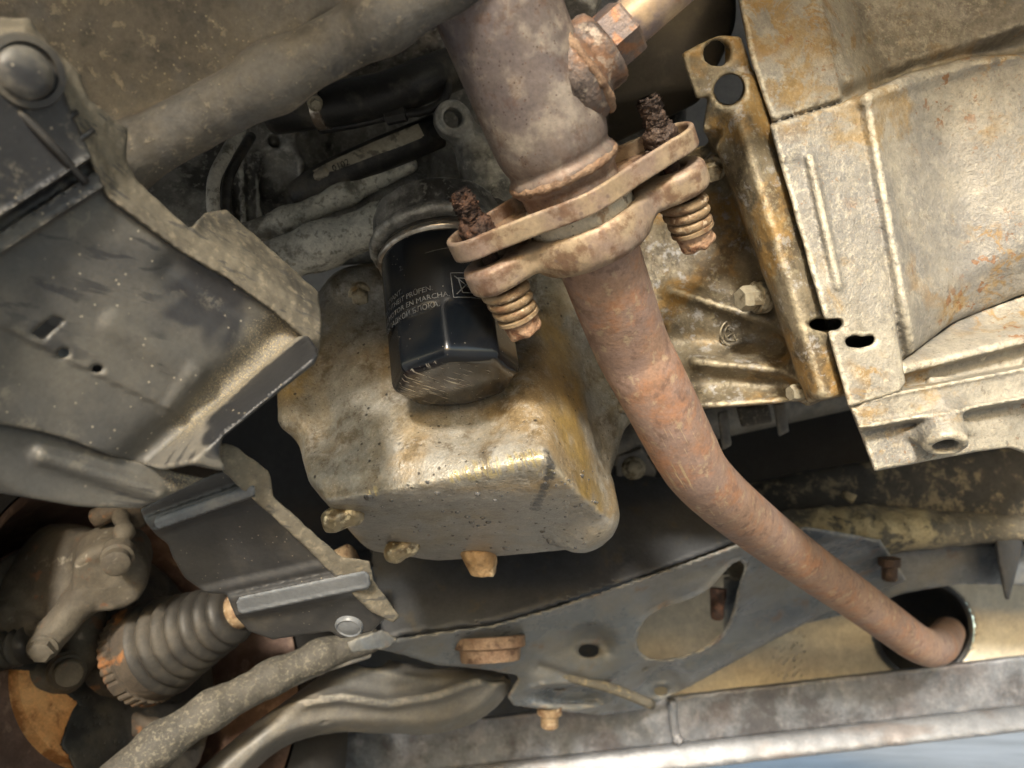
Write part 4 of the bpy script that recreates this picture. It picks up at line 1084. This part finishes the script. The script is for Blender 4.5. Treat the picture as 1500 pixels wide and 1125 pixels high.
# ------------------------------------------------------------------ gearbox, right
gb = thing('gearbox', 'pale oxidised aluminium gearbox casing filling the right side', 'gearbox', P(1350, 400, .5))
gd0 = plane_d((1075, 0, .470), (1280, 690, .452), (1500, 300, .475))
U_poly = [(1064, -90), (1186, -90), (1232, 138), (1240, 152), (1132, 184), (1100, 90)]
V_poly = [(1127, 183), (1252, 146), (1262, 200), (1292, 350), (1326, 560), (1318, 574), (1243, 596), (1205, 460), (1165, 318)]
M_poly = [(1240, 148), (1330, 108), (1420, 84), (1820, 58), (1820, 395), (1500, 430), (1392, 474), (1322, 528), (1286, 350)]
N_poly = [(1180, -90), (1820, -90), (1820, 90), (1420, 110), (1330, 132), (1225, 165)]
def U_d(x, y): return gd0(x, y) + .009 + .010 * np.exp(-((side(x, y, (1132, 186), (1245, 150)) - 4) / 4) ** 2)
def V_d(x, y):
    d = gd0(x, y) - .001
    rib = seg2(x, y, (1186, 232), (1228, 418))
    tri = side(x, y, (1186, 228), (1228, 420))
    return d - .0035 * (1 - sst(3, 11, rib)) + .0022 * sst(0, 10, -tri) * sst(226, 240, y) * (1 - sst(380, 430, y))
def M_d(x, y):
    d = gd0(x, y) + .002
    e = np.minimum(side(x, y, (1250, 150), (1322, 540)), 400)            # distance right of the flange
    d = d - .010 * np.exp(-((e - 22) / 15) ** 2) + .015 * sst(30, 150, e) - .012 * sst(120, 330, e)
    top = side(x, y, (1240, 150), (1500, 68)) * -1
    d = d - .004 * (1 - sst(0, 20, top)) + .014 * np.exp(-((e - 95) / 55) ** 2) * sst(0, 100, top) * .6
    bot = side(x, y, (1322, 528), (1500, 430))
    return d + .018 * (1 - sst(-10, 70, bot))
def N_d(x, y):
    e = side(x, y, (1190, 0), (1245, 150))
    top = side(x, y, (1240, 150), (1500, 68))
    return gd0(x, y) + .012 + .034 * sst(4, 70, e) + .018 * (1 - sst(0, 36, top)) - .012 * sst(170, 330, e)
slots = [[(1236, 497), (1250, 490), (1262, 493), (1278, 490), (1283, 497), (1276, 506), (1258, 510), (1240, 508)],
         [(1182, 474), (1195, 466), (1212, 468), (1230, 466), (1236, 474), (1228, 483), (1204, 485), (1190, 482)]]
def f(p):
    Q = proj(p)
    d = slab(p, U_poly, U_d, .56, .003, Q)
    d = smin(d, slab(p, N_poly, N_d, .60, .004, Q), .004)
    d = smin(d, slab(p, M_poly, M_d, .60, .006, Q), .005)
    v = slab(p, V_poly, V_d, .56, .0025, Q)
    s = np.minimum(poly2d(Q[0], Q[1], slots[0]), poly2d(Q[0], Q[1], slots[1])) * Q[2] / FPX
    d = smax(smin(d, v, .002), -smax(s, Q[2] - .52, .001), .0015)
    return d + .00035 * lump(p, 60) + .00022 * lump(p, 210, off=8)
sdf_obj('casing', f, PS((1040, -90, .44), (1820, -90, .52), (1820, 600, .5), (1120, 600, .44), (1820, 0, .60), (1300, 590, .58)), .0019, M['gear'], gb, pad=.008)
# lower ledges: slanted underside, recess, proud ledge and the skirt with its boss
ledge_poly = [(1318, 532), (1360, 500), (1400, 472), (1500, 432), (1820, 392), (1820, 650), (1512, 668), (1478, 655), (1432, 661), (1281, 690), (1262, 640), (1243, 592), (1300, 577)]
def ledge_d(x, y):
    t0 = side(x, y, (1318, 550), (1500, 505)); t1 = side(x, y, (1317, 572), (1500, 537)); t2 = side(x, y, (1263, 629), (1500, 586))
    d = gd0(x, y) + .003 + .020 * sst(-3, 4, t1) * (1 - .8 * sst(-3, 2, t0)) + .030 * sst(6, 60, t0)
    d = d + .014 * sst(-2, 5, -t2) - .003 * np.exp(-((t2 - 3) / 4) ** 2) - .003 * np.exp(-((t1 + 3) / 4) ** 2)
    return d + .03 * sst(1460, 1600, x) * sst(0, 40, -t2)
def f(p):
    Q = proj(p)
    d = slab(p, ledge_poly, ledge_d, .60, .003, Q)
    c = P(1386, 655, .455); a = P(1373, 600, .470)
    d = smin(d, sd_cyl(p, a, c, .0122, .003), .008)
    for e in (P(1310, 638, .472), P(1450, 622, .480)):
        d = smin(d, sd_hull(p, gus[0 if e[0] < c[0] else 1], .002), .004)
    d = smax(d, -sd_cyl(p, c + (c - a), c - unit(c - a) * .014, .0068, .001), .0015)
    return d + .0003 * lump(p, 60) + .0002 * lump(p, 210, off=8)
gus = [hull_planes(PS((1312, 634, .475), (1345, 622, .475), (1368, 658, .458), (1372, 620, .455), (1312, 634, .50), (1345, 622, .50), (1372, 650, .50))),
       hull_planes(PS((1455, 628, .490), (1405, 610, .480), (1402, 642, .462), (1400, 620, .460), (1455, 628, .51), (1405, 610, .51), (1402, 642, .50)))]
sdf_obj('sump_ledge', f, PS((1240, 420, .44), (1820, 380, .5), (1820, 700, .5), (1260, 700, .44), (1400, 500, .60)), .0016, M['gear'], gb, pad=.008)

# ------------------------------------------------------------------ bell housing between pipe and gearbox
bh = thing('bell_housing', 'oily brown bell housing flange bolted along the gearbox edge', 'bell housing', P(1100, 400, .52))
F_poly = [(1030, 190), (1038, 142), (1072, 112), (1108, 108), (1140, 205), (1180, 330), (1246, 578), (1184, 590), (1168, 552), (1142, 470), (1110, 380), (1078, 290), (1052, 225)]
G_poly = [(900, 330), (1010, 150), (1060, 170), (1110, 320), (1150, 470), (1182, 584), (1130, 592), (1040, 598), (900, 606), (880, 480)]
fd0 = lambda x, y: gd0(x, y) + .012
def F_d(x, y):
    e = side(x, y, (1050, 130), (1190, 590))            # distance left of the outer flange face
    return fd0(x, y) + .022 * (1 - sst(-30, 22, e)) - .003 * np.exp(-((e - 24) / 22) ** 2) + .006 * sst(40, 75, e)
g0 = plane_d((960, 420, .575), (1150, 470, .540), (1040, 600, .545))
def G_d(x, y):
    d = g0(x, y)
    d = d - .010 * np.exp(-(seg2(x, y, (985, 425), (1150, 478)) / 12) ** 2) - .013 * np.exp(-(seg2(x, y, (1020, 528), (1168, 545)) / 13) ** 2)
    d = d + .010 * np.exp(-((y - 500) / 24) ** 2) - .008 * sst(570, 596, y) + .004 * np.exp(-((y - 560) / 14) ** 2)
    return d
def f(p):
    Q = proj(p)
    d = slab(p, F_poly, F_d, .60, .006, Q)
    d = smin(d, slab(p, G_poly, G_d, .66, .004, Q), .012)
    d = smin(d, sd_hull(p, wing, .0025), .004)
    d = smax(d, -sd_caps(p, P(1068, 132, .44), P(1068, 132, .54), .0095), .002)
    d = smax(d, -smax(poly2d(Q[0], Q[1], slots[1]) * Q[2] / FPX, Q[2] - .53, .001), .0015)
    for c, r in ((P(1040, 206, .50), .0055), (P(1050, 78, .489), .0085)):
        d = smax(d, -sd_cyl(p, c - FW * .05, c + FW * .05, r), .002)
    return d + .0005 * lump(p, 60) + .0003 * lump(p, 200, off=4)
wing = hull_planes(PS((998, 78, .486), (1080, 36, .486), (1105, 112, .488), (1042, 112, .490), (1020, 146, .492), (998, 78, .500), (1080, 36, .500), (1105, 112, .505), (1020, 146, .505)))
sdf_obj('casting', f, PS((870, 30, .46), (1260, 30, .46), (1260, 600, .45), (870, 610, .5), (900, 400, .64), (1200, 500, .62)), .002, M['bell'], bh, pad=.006)
for x, y, d, r, L in ((1100, 437, .508, .0085, .016), (1166, 575, .492, .0056, .012)):
    a = P(x + 14, y - 2, d + .004)
    ax = vdir(-.93, -.12, -.30)
    mesh_obj('bolt', *hexhead(a, ax, r, L, 1.3), M['bolt'], bh, sharp=30)
mesh_obj('bolt', *hexhead(P(1046, 246, .525), vdir(-.3, -.6, -.7), .0068, .010, 1.3), M['bell'], bh, sharp=30)
mk = P(1074, 487, G_d(np.array([1074.]), np.array([487.]))[0] - .0004)
mk_ring = mesh_obj('cast_mark', *torus(mk, vdir(.1, -.2, -.97), .0095, .0007, 40, 8), M['bell'], bh)
mesh_obj('cast_mark', *torus(mk, vdir(.1, -.2, -.97), .0062, .0006, 32, 8), M['bell'], bh)
for i in range(5):
    a = 2 * math.pi * i / 5
    mesh_obj('cast_mark', *sweep([mk + .0015 * (math.cos(a) * RX + math.sin(a) * UP), mk + .0052 * (math.cos(a) * RX + math.sin(a) * UP)], .0006, 6), M['bell'], bh)
# dark smooth cover behind the sensor
pl = hull_planes(PS((890, 40, .56), (1075, -60, .54), (1080, 40, .55), (1006, 82, .55), (1024, 150, .56), (890, 215, .58), (890, 40, .62), (1075, -60, .62), (1024, 150, .62), (890, 215, .62)))
o = sdf_obj('sensor_cover', lambda p: sd_hull(p, pl, .004), PS((880, -60, .54), (1080, 220, .64)), .003, M['black_plate'])
tag(o, 'smooth dark cover plate behind the oxygen sensor sleeve', 'cover')

# ------------------------------------------------------------------ subframe
sf = thing('subframe', 'grey-blue painted steel subframe across the bottom, with oval opening in place of a sunlit patch', 'subframe', P(850, 950, .8))
low0 = plane_d((600, 932, .70), (1085, 797, .72), (960, 1020, .90))
low_poly = [(548, 950), (575, 936), (640, 926), (720, 915), (800, 893), (900, 860), (1000, 826), (1086, 794), (1180, 770), (1290, 790), (1330, 850), (1206, 900), (1120, 945), (1010, 1006), (940, 1040), (880, 1048), (800, 1040),
            (752, 1034), (742, 1020), (760, 990), (700, 980), (640, 975), (590, 960)]
sunpatch_hole = chaikin([(930, 948), (940, 912), (970, 890), (1010, 880), (1040, 864), (1062, 838), (1080, 820), (1092, 828), (1080, 860), (1072, 902), (1052, 936), (1010, 960), (955, 968)], 1)  # hole onto the pale sheet behind stands in for a sunlit patch
def low_d(x, y):
    d = low0(x, y)
    d = d - .010 * np.exp(-(seg2(x, y, (575, 936), (1086, 796)) / 14) ** 2)
    d = d + .035 * sst(0, 60, side(x, y, (930, 945), (1075, 850)) * -1) * sst(0, 40, side(x, y, (1075, 850), (1330, 800)) * -1 + 40)
    d = d - .018 * np.exp(-(seg2(x, y, (1000, 985), (1210, 885)) / 22) ** 2)
    d = d - .007 * np.exp(-(poly2d(x, y, sunpatch_hole) / 6) ** 2)
    for cx, cy in ((862, 953), (968, 1012)): d = d - .004 * np.exp(-((np.hypot((x - cx) / 1.6, y - cy) - 12) / 4) ** 2)
    for cx, cy in ((868, 938), (972, 996)):
        d = d + .030 * (1 - sst(10, 36, np.hypot((x - cx) / 1.3, y - cy)))
    d = d + .012 * np.exp(-(seg2(x, y, (790, 975), (960, 1030)) / 9) ** 2) - .014 * (1 - sst(24, 64, np.hypot((x - 840) / 1.7, y - 1008))) + .034 * (1 - sst(8, 20, np.hypot((x - 832) / 3.6, y - 1018)))
    return d
def f(p):
    Q = proj(p)
    d = sheet(p, low_poly, low_d, .006, .003, Q)
    s = poly2d(Q[0], Q[1], sunpatch_hole) * Q[2] / FPX
    s = np.minimum(s, (np.hypot((Q[0] - 862) / 1.6, Q[1] - 953) - 9) * Q[2] / FPX)
    s = np.minimum(s, (np.hypot((Q[0] - 968) / 1.6, Q[1] - 1012) - 6) * Q[2] / FPX)
    return smax(d, -s, .003)
sdf_obj('lower_plate', f, PS((545, 770, .68), (1330, 770, .72), (545, 1050, .85), (1330, 1050, .95), (960, 1050, .98)), .0028, M['subframe'], sf)
front0 = plane_d((600, 934, .70), (1085, 797, .722), (800, 700, .80))
front_poly = [(535, 760), (620, 740), (900, 690), (1062, 712), (1120, 765), (1086, 792), (1000, 824), (900, 858), (800, 891), (720, 913), (640, 924), (560, 938)]
def f(p): return slab(p, front_poly, lambda x, y: front0(x, y) + .001, lambda x, y: front0(x, y) + .008, .003)
sdf_obj('front_wall', f, PS((530, 640, .74), (1340, 640, .72), (530, 940, .68), (1340, 800, .82)), .0035, M['subframe_dark'], sf)
# bush and bolts
ax = vdir(.05, -.95, -.27)
c = P(718, 955, .735)
b = mesh_obj('bush', *lathe(c - ax * .010, ax, [(.034, -.004), (.034, .006), (.029, .008), (.0285, .016), (.0275, .0185), (.0245, .0185), (.0235, .014), (.0230, .002), (.0002, .002)], 48), M['weld'], sf, sharp=35)
for (x, y, d, s, mat) in ((1112, 866, .86, .009, 'rust_dark'), (1303, 834, .82, .008, 'rust_dark'), (805, 1050, .86, .010, 'spring')):
    a = P(x, y, d)
    mesh_obj('bolt', *lathe(a + UP * .008, -UP, [(s * 1.4, -.004), (s * 1.4, .004), (s, .006), (s, .018), (s * .8, .020)], 18), M[mat], sf, sharp=40)
a = P(1052, 868, .82)
mesh_obj('stud', *lathe(a, vdir(-.08, -1, -.1), [(.0085, -.004), (.0085, .006), (.0075, .007), (.0072, .014), (.0064, .024), (.0055, .028)], 16, jitter=.0004), M['rust'], sf)
mesh_obj('weld_seam', *sweep(spline([P(768, 968, .80), P(830, 990, .815), P(900, 1010, .84), P(955, 1032, .87)], 6), .0055, 10), M['sandy'], sf)
# steering rack and brackets in the dark gap behind the pipe
sr = thing('steering_rack', 'dark steering rack tube with brackets in the gap behind the bent pipe', 'steering rack', P(1000, 640, .85))
mesh_obj('tube', *sweep([P(840, 668, .80), P(960, 632, .82), P(1300, 560, .90)], .022, 28), M['arm_dark'], sr)
def f(p): return slab(p, [(900, 668), (940, 655), (962, 690), (950, 720), (905, 730)], lambda x, y: .79 + .0001 * (y - 690), .80, .003)
sdf_obj('clamp', f, PS((895, 650, .78), (970, 735, .81)), .0028, M['arm_dark'], sr)
mesh_obj('bolt', *hexhead(P(928, 686, .788), -FW, .009, .010), M['bolt'], sr)
for x0, y0, x1, y1, dd, mt in ((1078, 596, 1126, 626, .70, 'arm'), (1132, 592, 1150, 640, .74, 'arm_dark'), (1050, 604, 1066, 660, .72, 'arm_dark')):
    def f(p, q=(x0, y0, x1, y1, dd)): return slab(p, [(q[0], q[1]), (q[2], q[1] - 4), (q[2] + 6, q[3] - 8), (q[0] + 8, q[3])], lambda x, y: q[4] + 0 * x, q[4] + .02, .003)
    sdf_obj('bracket', f, PS((x0 - 5, y0 - 8, dd), (x1 + 10, y1 + 5, dd + .02)), .0025, M[mt], sr)
# rear shelf with sand
rs_ = thing('rear_shelf', 'sand-caked shelf plate behind the bent exhaust pipe', 'shelf plate', P(1280, 780, .85))
def shelf_d(x, y): return .865 - .00030 * (y - 800) - .03 * np.exp(-((y - 775) / 28) ** 2)
def f(p): return sheet(p, chaikin([(1060, 790), (1130, 752), (1200, 742), (1290, 738), (1400, 752), (1850, 772), (1850, 800), (1500, 790), (1400, 800), (1330, 806), (1240, 820), (1120, 850), (1060, 850)], 1), shelf_d, .012, .004) + .0015 * lump(p, 50)
sdf_obj('plate', f, PS((1050, 735, .8), (1860, 735, .9), (1050, 860, .8), (1860, 860, .9)), .003, M['sandy'], rs_)
def f(p): return slab(p, [(1060, 845), (1150, 835), (1240, 816), (1400, 796), (1850, 795), (1850, 872), (1500, 858), (1400, 856), (1320, 870), (1240, 900), (1060, 940)], lambda x, y: .885 + .0002 * (y - 800), .93, .006)
sdf_obj('riser', f, PS((1050, 790, .86), (1860, 790, .9), (1050, 945, .86), (1860, 900, .95)), .0035, M['subframe'], rs_)
pl = hull_planes(PS((1456, 792, .84), (1500, 775, .84), (1500, 800, .84), (1478, 882, .83), (1470, 880, .83), (1456, 792, .89), (1500, 775, .89), (1478, 882, .88)))
sdf_obj('gusset', lambda p: sd_hull(p, pl, .004), PS((1450, 770, .82), (1510, 890, .9)), .003, M['subframe_dark'], rs_)
sl = thing('sill_beam', 'dark sand-speckled beam under the gearbox sump', 'beam', P(1250, 710, .95))
pl = hull_planes(PS((900, 800, .95), (1080, 706, .94), (1150, 690, .92), (1400, 650, .90), (1860, 640, .90), (1860, 770, .87), (1400, 748, .88), (1150, 752, .90), (900, 860, .95), (900, 800, 1.1), (1860, 640, 1.1), (1860, 770, 1.1), (1080, 700, 1.1)))
sdf_obj('beam', lambda p: sd_hull(p, pl, .02) + .001 * lump(p, 40), PS((880, 630, .88), (1880, 630, .88), (880, 870, .95), (1880, 800, 1.1)), .004, M['sill_dust'], sl)
mesh_obj('clip', *sweep([P(1233, 722, .868), P(1252, 732, .862)], [.004, .006], 8), M['sandy'], sl)
rc = thing('gap_blocker', 'added black block darkening the gaps behind the subframe', 'crossmember', P(900, 1000, 1.25))  # added dark block that keeps bright outdoors out of the gaps
pl = hull_planes(PS((200, 880, 1.2), (1100, 880, 1.2), (1100, 1010, 1.2), (960, 1046, 1.2), (700, 1062, 1.2), (200, 1110, 1.2), (200, 880, 1.3), (1100, 880, 1.3), (960, 1040, 1.3), (200, 1105, 1.3)))
sdf_obj('beam', lambda p: sd_hull(p, pl, .01), PS((200, 880, 1.2), (1100, 880, 1.2), (1100, 1110, 1.2), (200, 1110, 1.3)), .006, M['subframe_dark'], rc)
# heat shield with round hole
hs = thing('heat_shield', 'beige heat shield with a round hole behind the exhaust pipe end', 'heat shield', P(1250, 930, 1.1))
def hs_d(x, y): return 1.10 + .00005 * (x - 1200) + .012 * np.sin(x / 37.) * np.exp(-((x - 1140) / 70) ** 2)
def f(p):
    Q = proj(p)
    d = sheet(p, [(880, 1060), (930, 830), (1300, 810), (1860, 815), (1860, 1010), (1300, 1030)], hs_d, .006, .003, Q)
    return smax(d, -((np.hypot((Q[0] - 1352) / 1.12, Q[1] - 922) - 66) * Q[2] / FPX), .006)
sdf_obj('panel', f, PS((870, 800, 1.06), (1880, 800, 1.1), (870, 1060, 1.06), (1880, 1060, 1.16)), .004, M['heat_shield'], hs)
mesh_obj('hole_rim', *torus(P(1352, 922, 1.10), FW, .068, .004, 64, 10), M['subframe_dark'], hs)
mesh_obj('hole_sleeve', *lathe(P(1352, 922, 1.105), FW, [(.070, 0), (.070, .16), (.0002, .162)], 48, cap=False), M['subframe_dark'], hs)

# ------------------------------------------------------------------ jack beam along the bottom
jb = thing('jack_beam', 'worn steel jack beam lying across the bottom of the view', 'beam', P(1000, 1040, 1.0))
def bar(c4, dep, mat, name, k=.004, vox=.003):
    pts = [P(x, y, d) for x, y, d in c4]; back = [q + np.array([0, dep, 0]) for q in pts]
    pl = hull_planes(np.array(pts + back))
    return sdf_obj(name, lambda p: sd_hull(p, pl, k) + .0004 * lump(p, 40), np.array(pts + back), vox, M[mat], jb)
bar(((440, 1082, 1.02), (2100, 892, .967), (2100, 970, .967), (440, 1150, 1.02)), .07, 'jack_beam', 'web')
bar(((440, 1150, 1.015), (2100, 968, .962), (2100, 1005, .942), (440, 1192, 1.0)), .012, 'jack_lip', 'lip')
mesh_obj('weld_seam', *sweep(spline([P(984, 1024, .995), P(986, 1050, .995), P(990, 1078, .995), P(998, 1088, .99)], 5), [.006 + random.uniform(-.0012, .0012) for _ in range(16)], 10), M['jack_beam'], jb)

# ------------------------------------------------------------------ suspension arms, lower left
o = thing('tie_arm', 'dusty grey suspension arm rising to the right in front of the drive shaft', 'suspension arm', P(350, 1030, .66))
ap = [P(150, 1160, .60), P(235, 1090, .63), P(310, 1040, .65), P(400, 992, .68), P(470, 960, .70), P(540, 938, .72)]
ar = [.0165, .0160, .0150, .0140, .0130, .012]
sdf_obj('arm', lambda p: sd_chain(p, ap, ar, .01) + .0008 * lump(p, 70), np.array(ap), .002, M['arm'], o, pad=.026)
sdf_obj('arm_lip', lambda p: sd_chain(p, [a - UP * .0125 - FW * .003 for a in ap], [.0035] * 6, .004), np.array(ap), .0016, M['arm_dark'], o, pad=.026)
o = thing('control_arm', 'smooth dark stamped control arm curving below the dusty arm', 'control arm', P(560, 1030, .78))
ca0 = plane_d((330, 1100, .68), (740, 1000, .80), (560, 960, .74))
ca_poly = chaikin([(240, 1180), (330, 1090), (430, 1018), (500, 968), (545, 958), (600, 975), (690, 978), (752, 985), (745, 1020), (700, 1060), (640, 1078), (560, 1075), (480, 1072), (400, 1098), (330, 1180)], 2)
def ca_d(x, y):
    r = path2(x, y, [(330, 1075), (440, 1030), (500, 1022), (565, 1032), (640, 1020), (700, 998)])
    up = np.where(y < np.interp(x, [330, 440, 500, 565, 640, 700], [1075, 1030, 1022, 1032, 1020, 998]), 1, 0)
    d = ca0(x, y) - .010 * np.exp(-(r / 8) ** 2) + .010 * up * (1 - np.exp(-(r / 14) ** 2))
    return d + .028 * sst(0, 30, poly2d(x, y, ca_poly) + 26)
def f(p):
    Q = proj(p)
    d = sheet(p, ca_poly, ca_d, .006, .003, Q)
    s = np.minimum(np.hypot((Q[0] - 545) / 2.2, Q[1] - 968) - 10, np.hypot((Q[0] - 640) / 2.6, Q[1] - 968) - 11) * Q[2] / FPX
    return smax(d, -s, .002)
sdf_obj('arm', f, PS((240, 940, .6), (760, 940, .72), (240, 1180, .64), (760, 1180, .86)), .0026, M['arm_dark'], o)
o = thing('tow_bracket', 'small torn metal bracket where the side shield meets the subframe', 'bracket', P(545, 940, .66))
def f(p): return sheet(p, [(508, 940), (560, 922), (582, 936), (570, 948), (545, 952), (515, 956)], lambda x, y: .66 + .0002 * (x - 540), .004, .001) + .0005 * lump(p, 150)
sdf_obj('plate', f, PS((505, 915, .64), (590, 960, .68)), .0014, M['subframe'], o)

# ------------------------------------------------------------------ brake and drive shaft, lower left
cl = thing('brake_caliper', 'mud-grey brake caliper at the lower left edge', 'brake caliper', P(110, 850, .66))
pc_ = P(160, 846, .64); pax = vdir(.35, -.25, -.9)
H = hull_planes(PS((60, 772, .69), (112, 768, .672), (150, 788, .66), (128, 900, .645), (66, 918, .638), (0, 932, .64), (-50, 915, .65), (-20, 850, .675),
                   (60, 760, .76), (150, 770, .75), (130, 905, .73), (-50, 930, .73), (-50, 850, .76)))
H2 = hull_planes(PS((0, 880, .645), (50, 900, .632), (70, 935, .63), (20, 935, .635), (-60, 940, .645), (0, 870, .70), (70, 930, .70), (-60, 930, .70)))
def f(p):
    d = smin(sd_hull(p, H, .012), sd_hull(p, H2, .008), .012)
    d = smin(d, sd_cyl(p, pc_ - pax * .05, pc_ + pax * .006, .0300, .008), .010)
    d = smin(d, sd_chain(p, [P(112, 885, .640), P(88, 915, .632), P(64, 946, .626)], [.0145, .0125, .0125], .006), .010)
    d = smax(d, -sd_caps(p, P(112, 800, .642), P(60, 900, .618), .007, .007), .012)
    return d + .0009 * lump(p, 60) + .0004 * lump(p, 170, off=5)
sdf_obj('body', f, PS((-40, 740, .62), (220, 740, .62), (-40, 970, .62), (200, 970, .78)), .0024, M['caliper'], cl)
mesh_obj('guide_bolt', *hexhead(P(64, 948, .620), vdir(.2, -.35, -.9), .0095, .009, 1.2, jitter=.0003), M['caliper'], cl, sharp=35)
b = P(172, 818, .616)
mesh_obj('hose_bolt', *lathe(b - pax * .012, pax, [(.0125, 0), (.0125, .012), (.0105, .014), (.0105, .022), (.008, .024)], 20), M['caliper'], cl, sharp=40)
mesh_obj('bleed_nipple', *sweep(spline([P(178, 800, .63), P(182, 775, .64), P(175, 752, .66)], 5), [.008, .0075, .006, .008, .009, .008, .006, .006, .007, .007, .006], 12), M['caliper'], cl)
mesh_obj('hose_union', *sweep(spline([P(140, 760, .66), P(165, 748, .66), P(195, 745, .67), P(200, 765, .68)], 5), .0085, 12), M['knuckle'], cl)
# bellows and bracket
bel = []
a, b = P(-14, 958, .64), P(40, 945, .635)
ax = b - a; L = np.linalg.norm(ax)
bel = [(.0125 + .003 * math.cos(i / 24 * 2 * math.pi * 4), i / 24 * L) for i in range(25)]
mesh_obj('pin_bellows', *lathe(a, ax, bel, 28), M['rubber'], cl)
pts = [P(-30, 962, .69), P(20, 980, .680), P(60, 990, .678), P(98, 992, .685)]
sdf_obj('bracket', lambda p: smin(sd_chain(p, pts, [.018, .019, .016, .014], .01), sd_caps(p, P(130, 900, .70), P(118, 960, .69), .014, .016), .012) + .0007 * lump(p, 60), np.array(pts + [P(130, 880, .70)]), .0024, M['caliper'], cl, pad=.03)
a = P(100, 985, .665); ax = vdir(.55, .1, -.8)
mesh_obj('bracket_bolt', *lathe(a - ax * .03, ax, [(.0165, 0), (.0165, .022), (.0145, .024), (.0145, .028), (.012, .0285), (.012, .036), (.0105, .038)], 24), M['caliper'], cl, sharp=35)
kn = thing('steering_knuckle', 'brown rusty steering knuckle behind the brake caliper and boot', 'steering knuckle', P(200, 1010, .75))
kn_poly = chaikin([(96, 968), (150, 942), (196, 898), (220, 890), (216, 920), (190, 955), (184, 1005), (205, 1048), (262, 1058), (258, 1100), (150, 1094), (146, 1052), (128, 1026), (96, 1014)], 1)
def f(p):
    d = slab(p, kn_poly, lambda x, y: .712 + .012 * np.sin(x / 23.) * np.sin(y / 31.) + .00012 * (x - 150), .80, .014)
    d = smin(d, sd_caps(p, P(120, 992, .715), P(190, 985, .73), .016, .022), .014)
    return d + .0012 * lump(p, 50) + .0006 * lump(p, 140, off=4)
sdf_obj('casting', f, PS((80, 880, .69), (280, 880, .76), (90, 1115, .68), (280, 1115, .82)), .0024, M['knuckle'], kn)
# drive shaft with ribbed boot
ds = thing('drive_shaft', 'drive shaft with ribbed black rubber boot and toothed ring', 'drive shaft', P(260, 935, .72))
A, B = P(220, 955, .698), P(352, 893, .668)
ax = unit(B - A); L = np.linalg.norm(B - A)
prof = []
n = 240
for i in range(n + 1):
    t = i / n
    r = .0440 - .0190 * t ** .9
    prof.append((r - .0062 * (1 - abs(math.cos(math.pi * t * 6.5)) ** .6), .018 + t * (L - .022)))
mesh_obj('boot', *lathe(A, ax, prof, 72), M['boot'], ds)
mesh_obj('clamp', *lathe(A, ax, [(.038, .004), (.0435, .006), (.0438, .018), (.041, .019)], 64), M['knuckle'], ds, sharp=40)
V, F = lathe(A, ax, [(.038, -.012), (.0455, -.0115), (.0455, .001), (.042, .002), (.043, .0025), (.043, .006)], 120, lambda t, h: 1 - (.035 if (int(t / (2 * math.pi) * 120) % 3 == 0 and h < .0015) else 0))
mesh_obj('toothed_ring', V, F, M['knuckle'], ds, sharp=30)
mesh_obj('shaft', *lathe(A, ax, [(.0125, L - .01), (.0155, L - .004), (.015, L + .004), (.0115, L + .006), (.0115, L + .12)], 32), M['spring'], ds)
# brake disc and splash plate
bd = thing('brake_disc', 'orange rusted brake disc with brown rim at the bottom left corner', 'brake disc', P(80, 1080, .80))
dax = ax
dc = A - ax * .086
mesh_obj('rim', *lathe(dc, dax, [(.132, -.022), (.1385, -.020), (.1385, -.006), (.134, -.0035), (.134, .001), (.1385, .003), (.1385, .010), (.135, .012), (.122, .0122)], 160), M['disc_rim'], bd, sharp=35)
mesh_obj('face', *lathe(dc, dax, [(.1335, .0095), (.1330, .0135), (.122, .0135), (.118, .011), (.080, .011), (.076, .020), (.030, .021), (.0002, .021)], 160, cap=False), M['disc'], bd, sharp=35)
cut = [(-300, 960), (60, 985), (112, 1030), (102, 1050), (94, 1068), (88, 1092), (98, 1110), (112, 1135), (140, 1250), (-300, 1250)]
def f(p):
    Q = proj(p)
    d = sd_cyl(p, dc + dax * .020, dc + dax * .0235, .137, .002)
    return smax(d, -poly2d(Q[0], Q[1], cut) * Q[2] / FPX, .002) + .0006 * lump(p, 60)
c0 = dc + dax * .02
u_, v_, _ = frame_of(dax)
o = sdf_obj('dust_plate', f, [c0 + .14 * (i * u_ + j * v_) for i in (-1, 1) for j in (-1, 1)], .0022, M['rubber'])
tag(o, 'dark dust plate with a ragged edge in front of the orange brake disc', 'dust plate')
# wheel inside: dark barrel around the brake with an opening at the spokes
wh = thing('wheel', 'dark inside of the road wheel around the brake', 'wheel', P(60, 930, .95))
wc = dc - dax * .01
mesh_obj('barrel', *lathe(wc, dax, [(.178, .11), (.170, .10), (.165, .02), (.160, -.06), (.158, -.075)], 96, cap=False), M['disc_rim'], wh)
mesh_obj('tyre', *lathe(wc, dax, [(.180, .112), (.200, .125), (.25, .12), (.285, .09), (.29, 0), (.28, -.08), (.2, -.11), (.16, -.078)], 96, cap=False), M['tyre'], wh)
mesh_obj('wheel_face', *lathe(wc - dax * .074, dax, [(.159, 0), (.12, -.012), (.10, -.012), (.09, .0), (.0002, .0)], 96, cap=False), M['tyre'], wh)
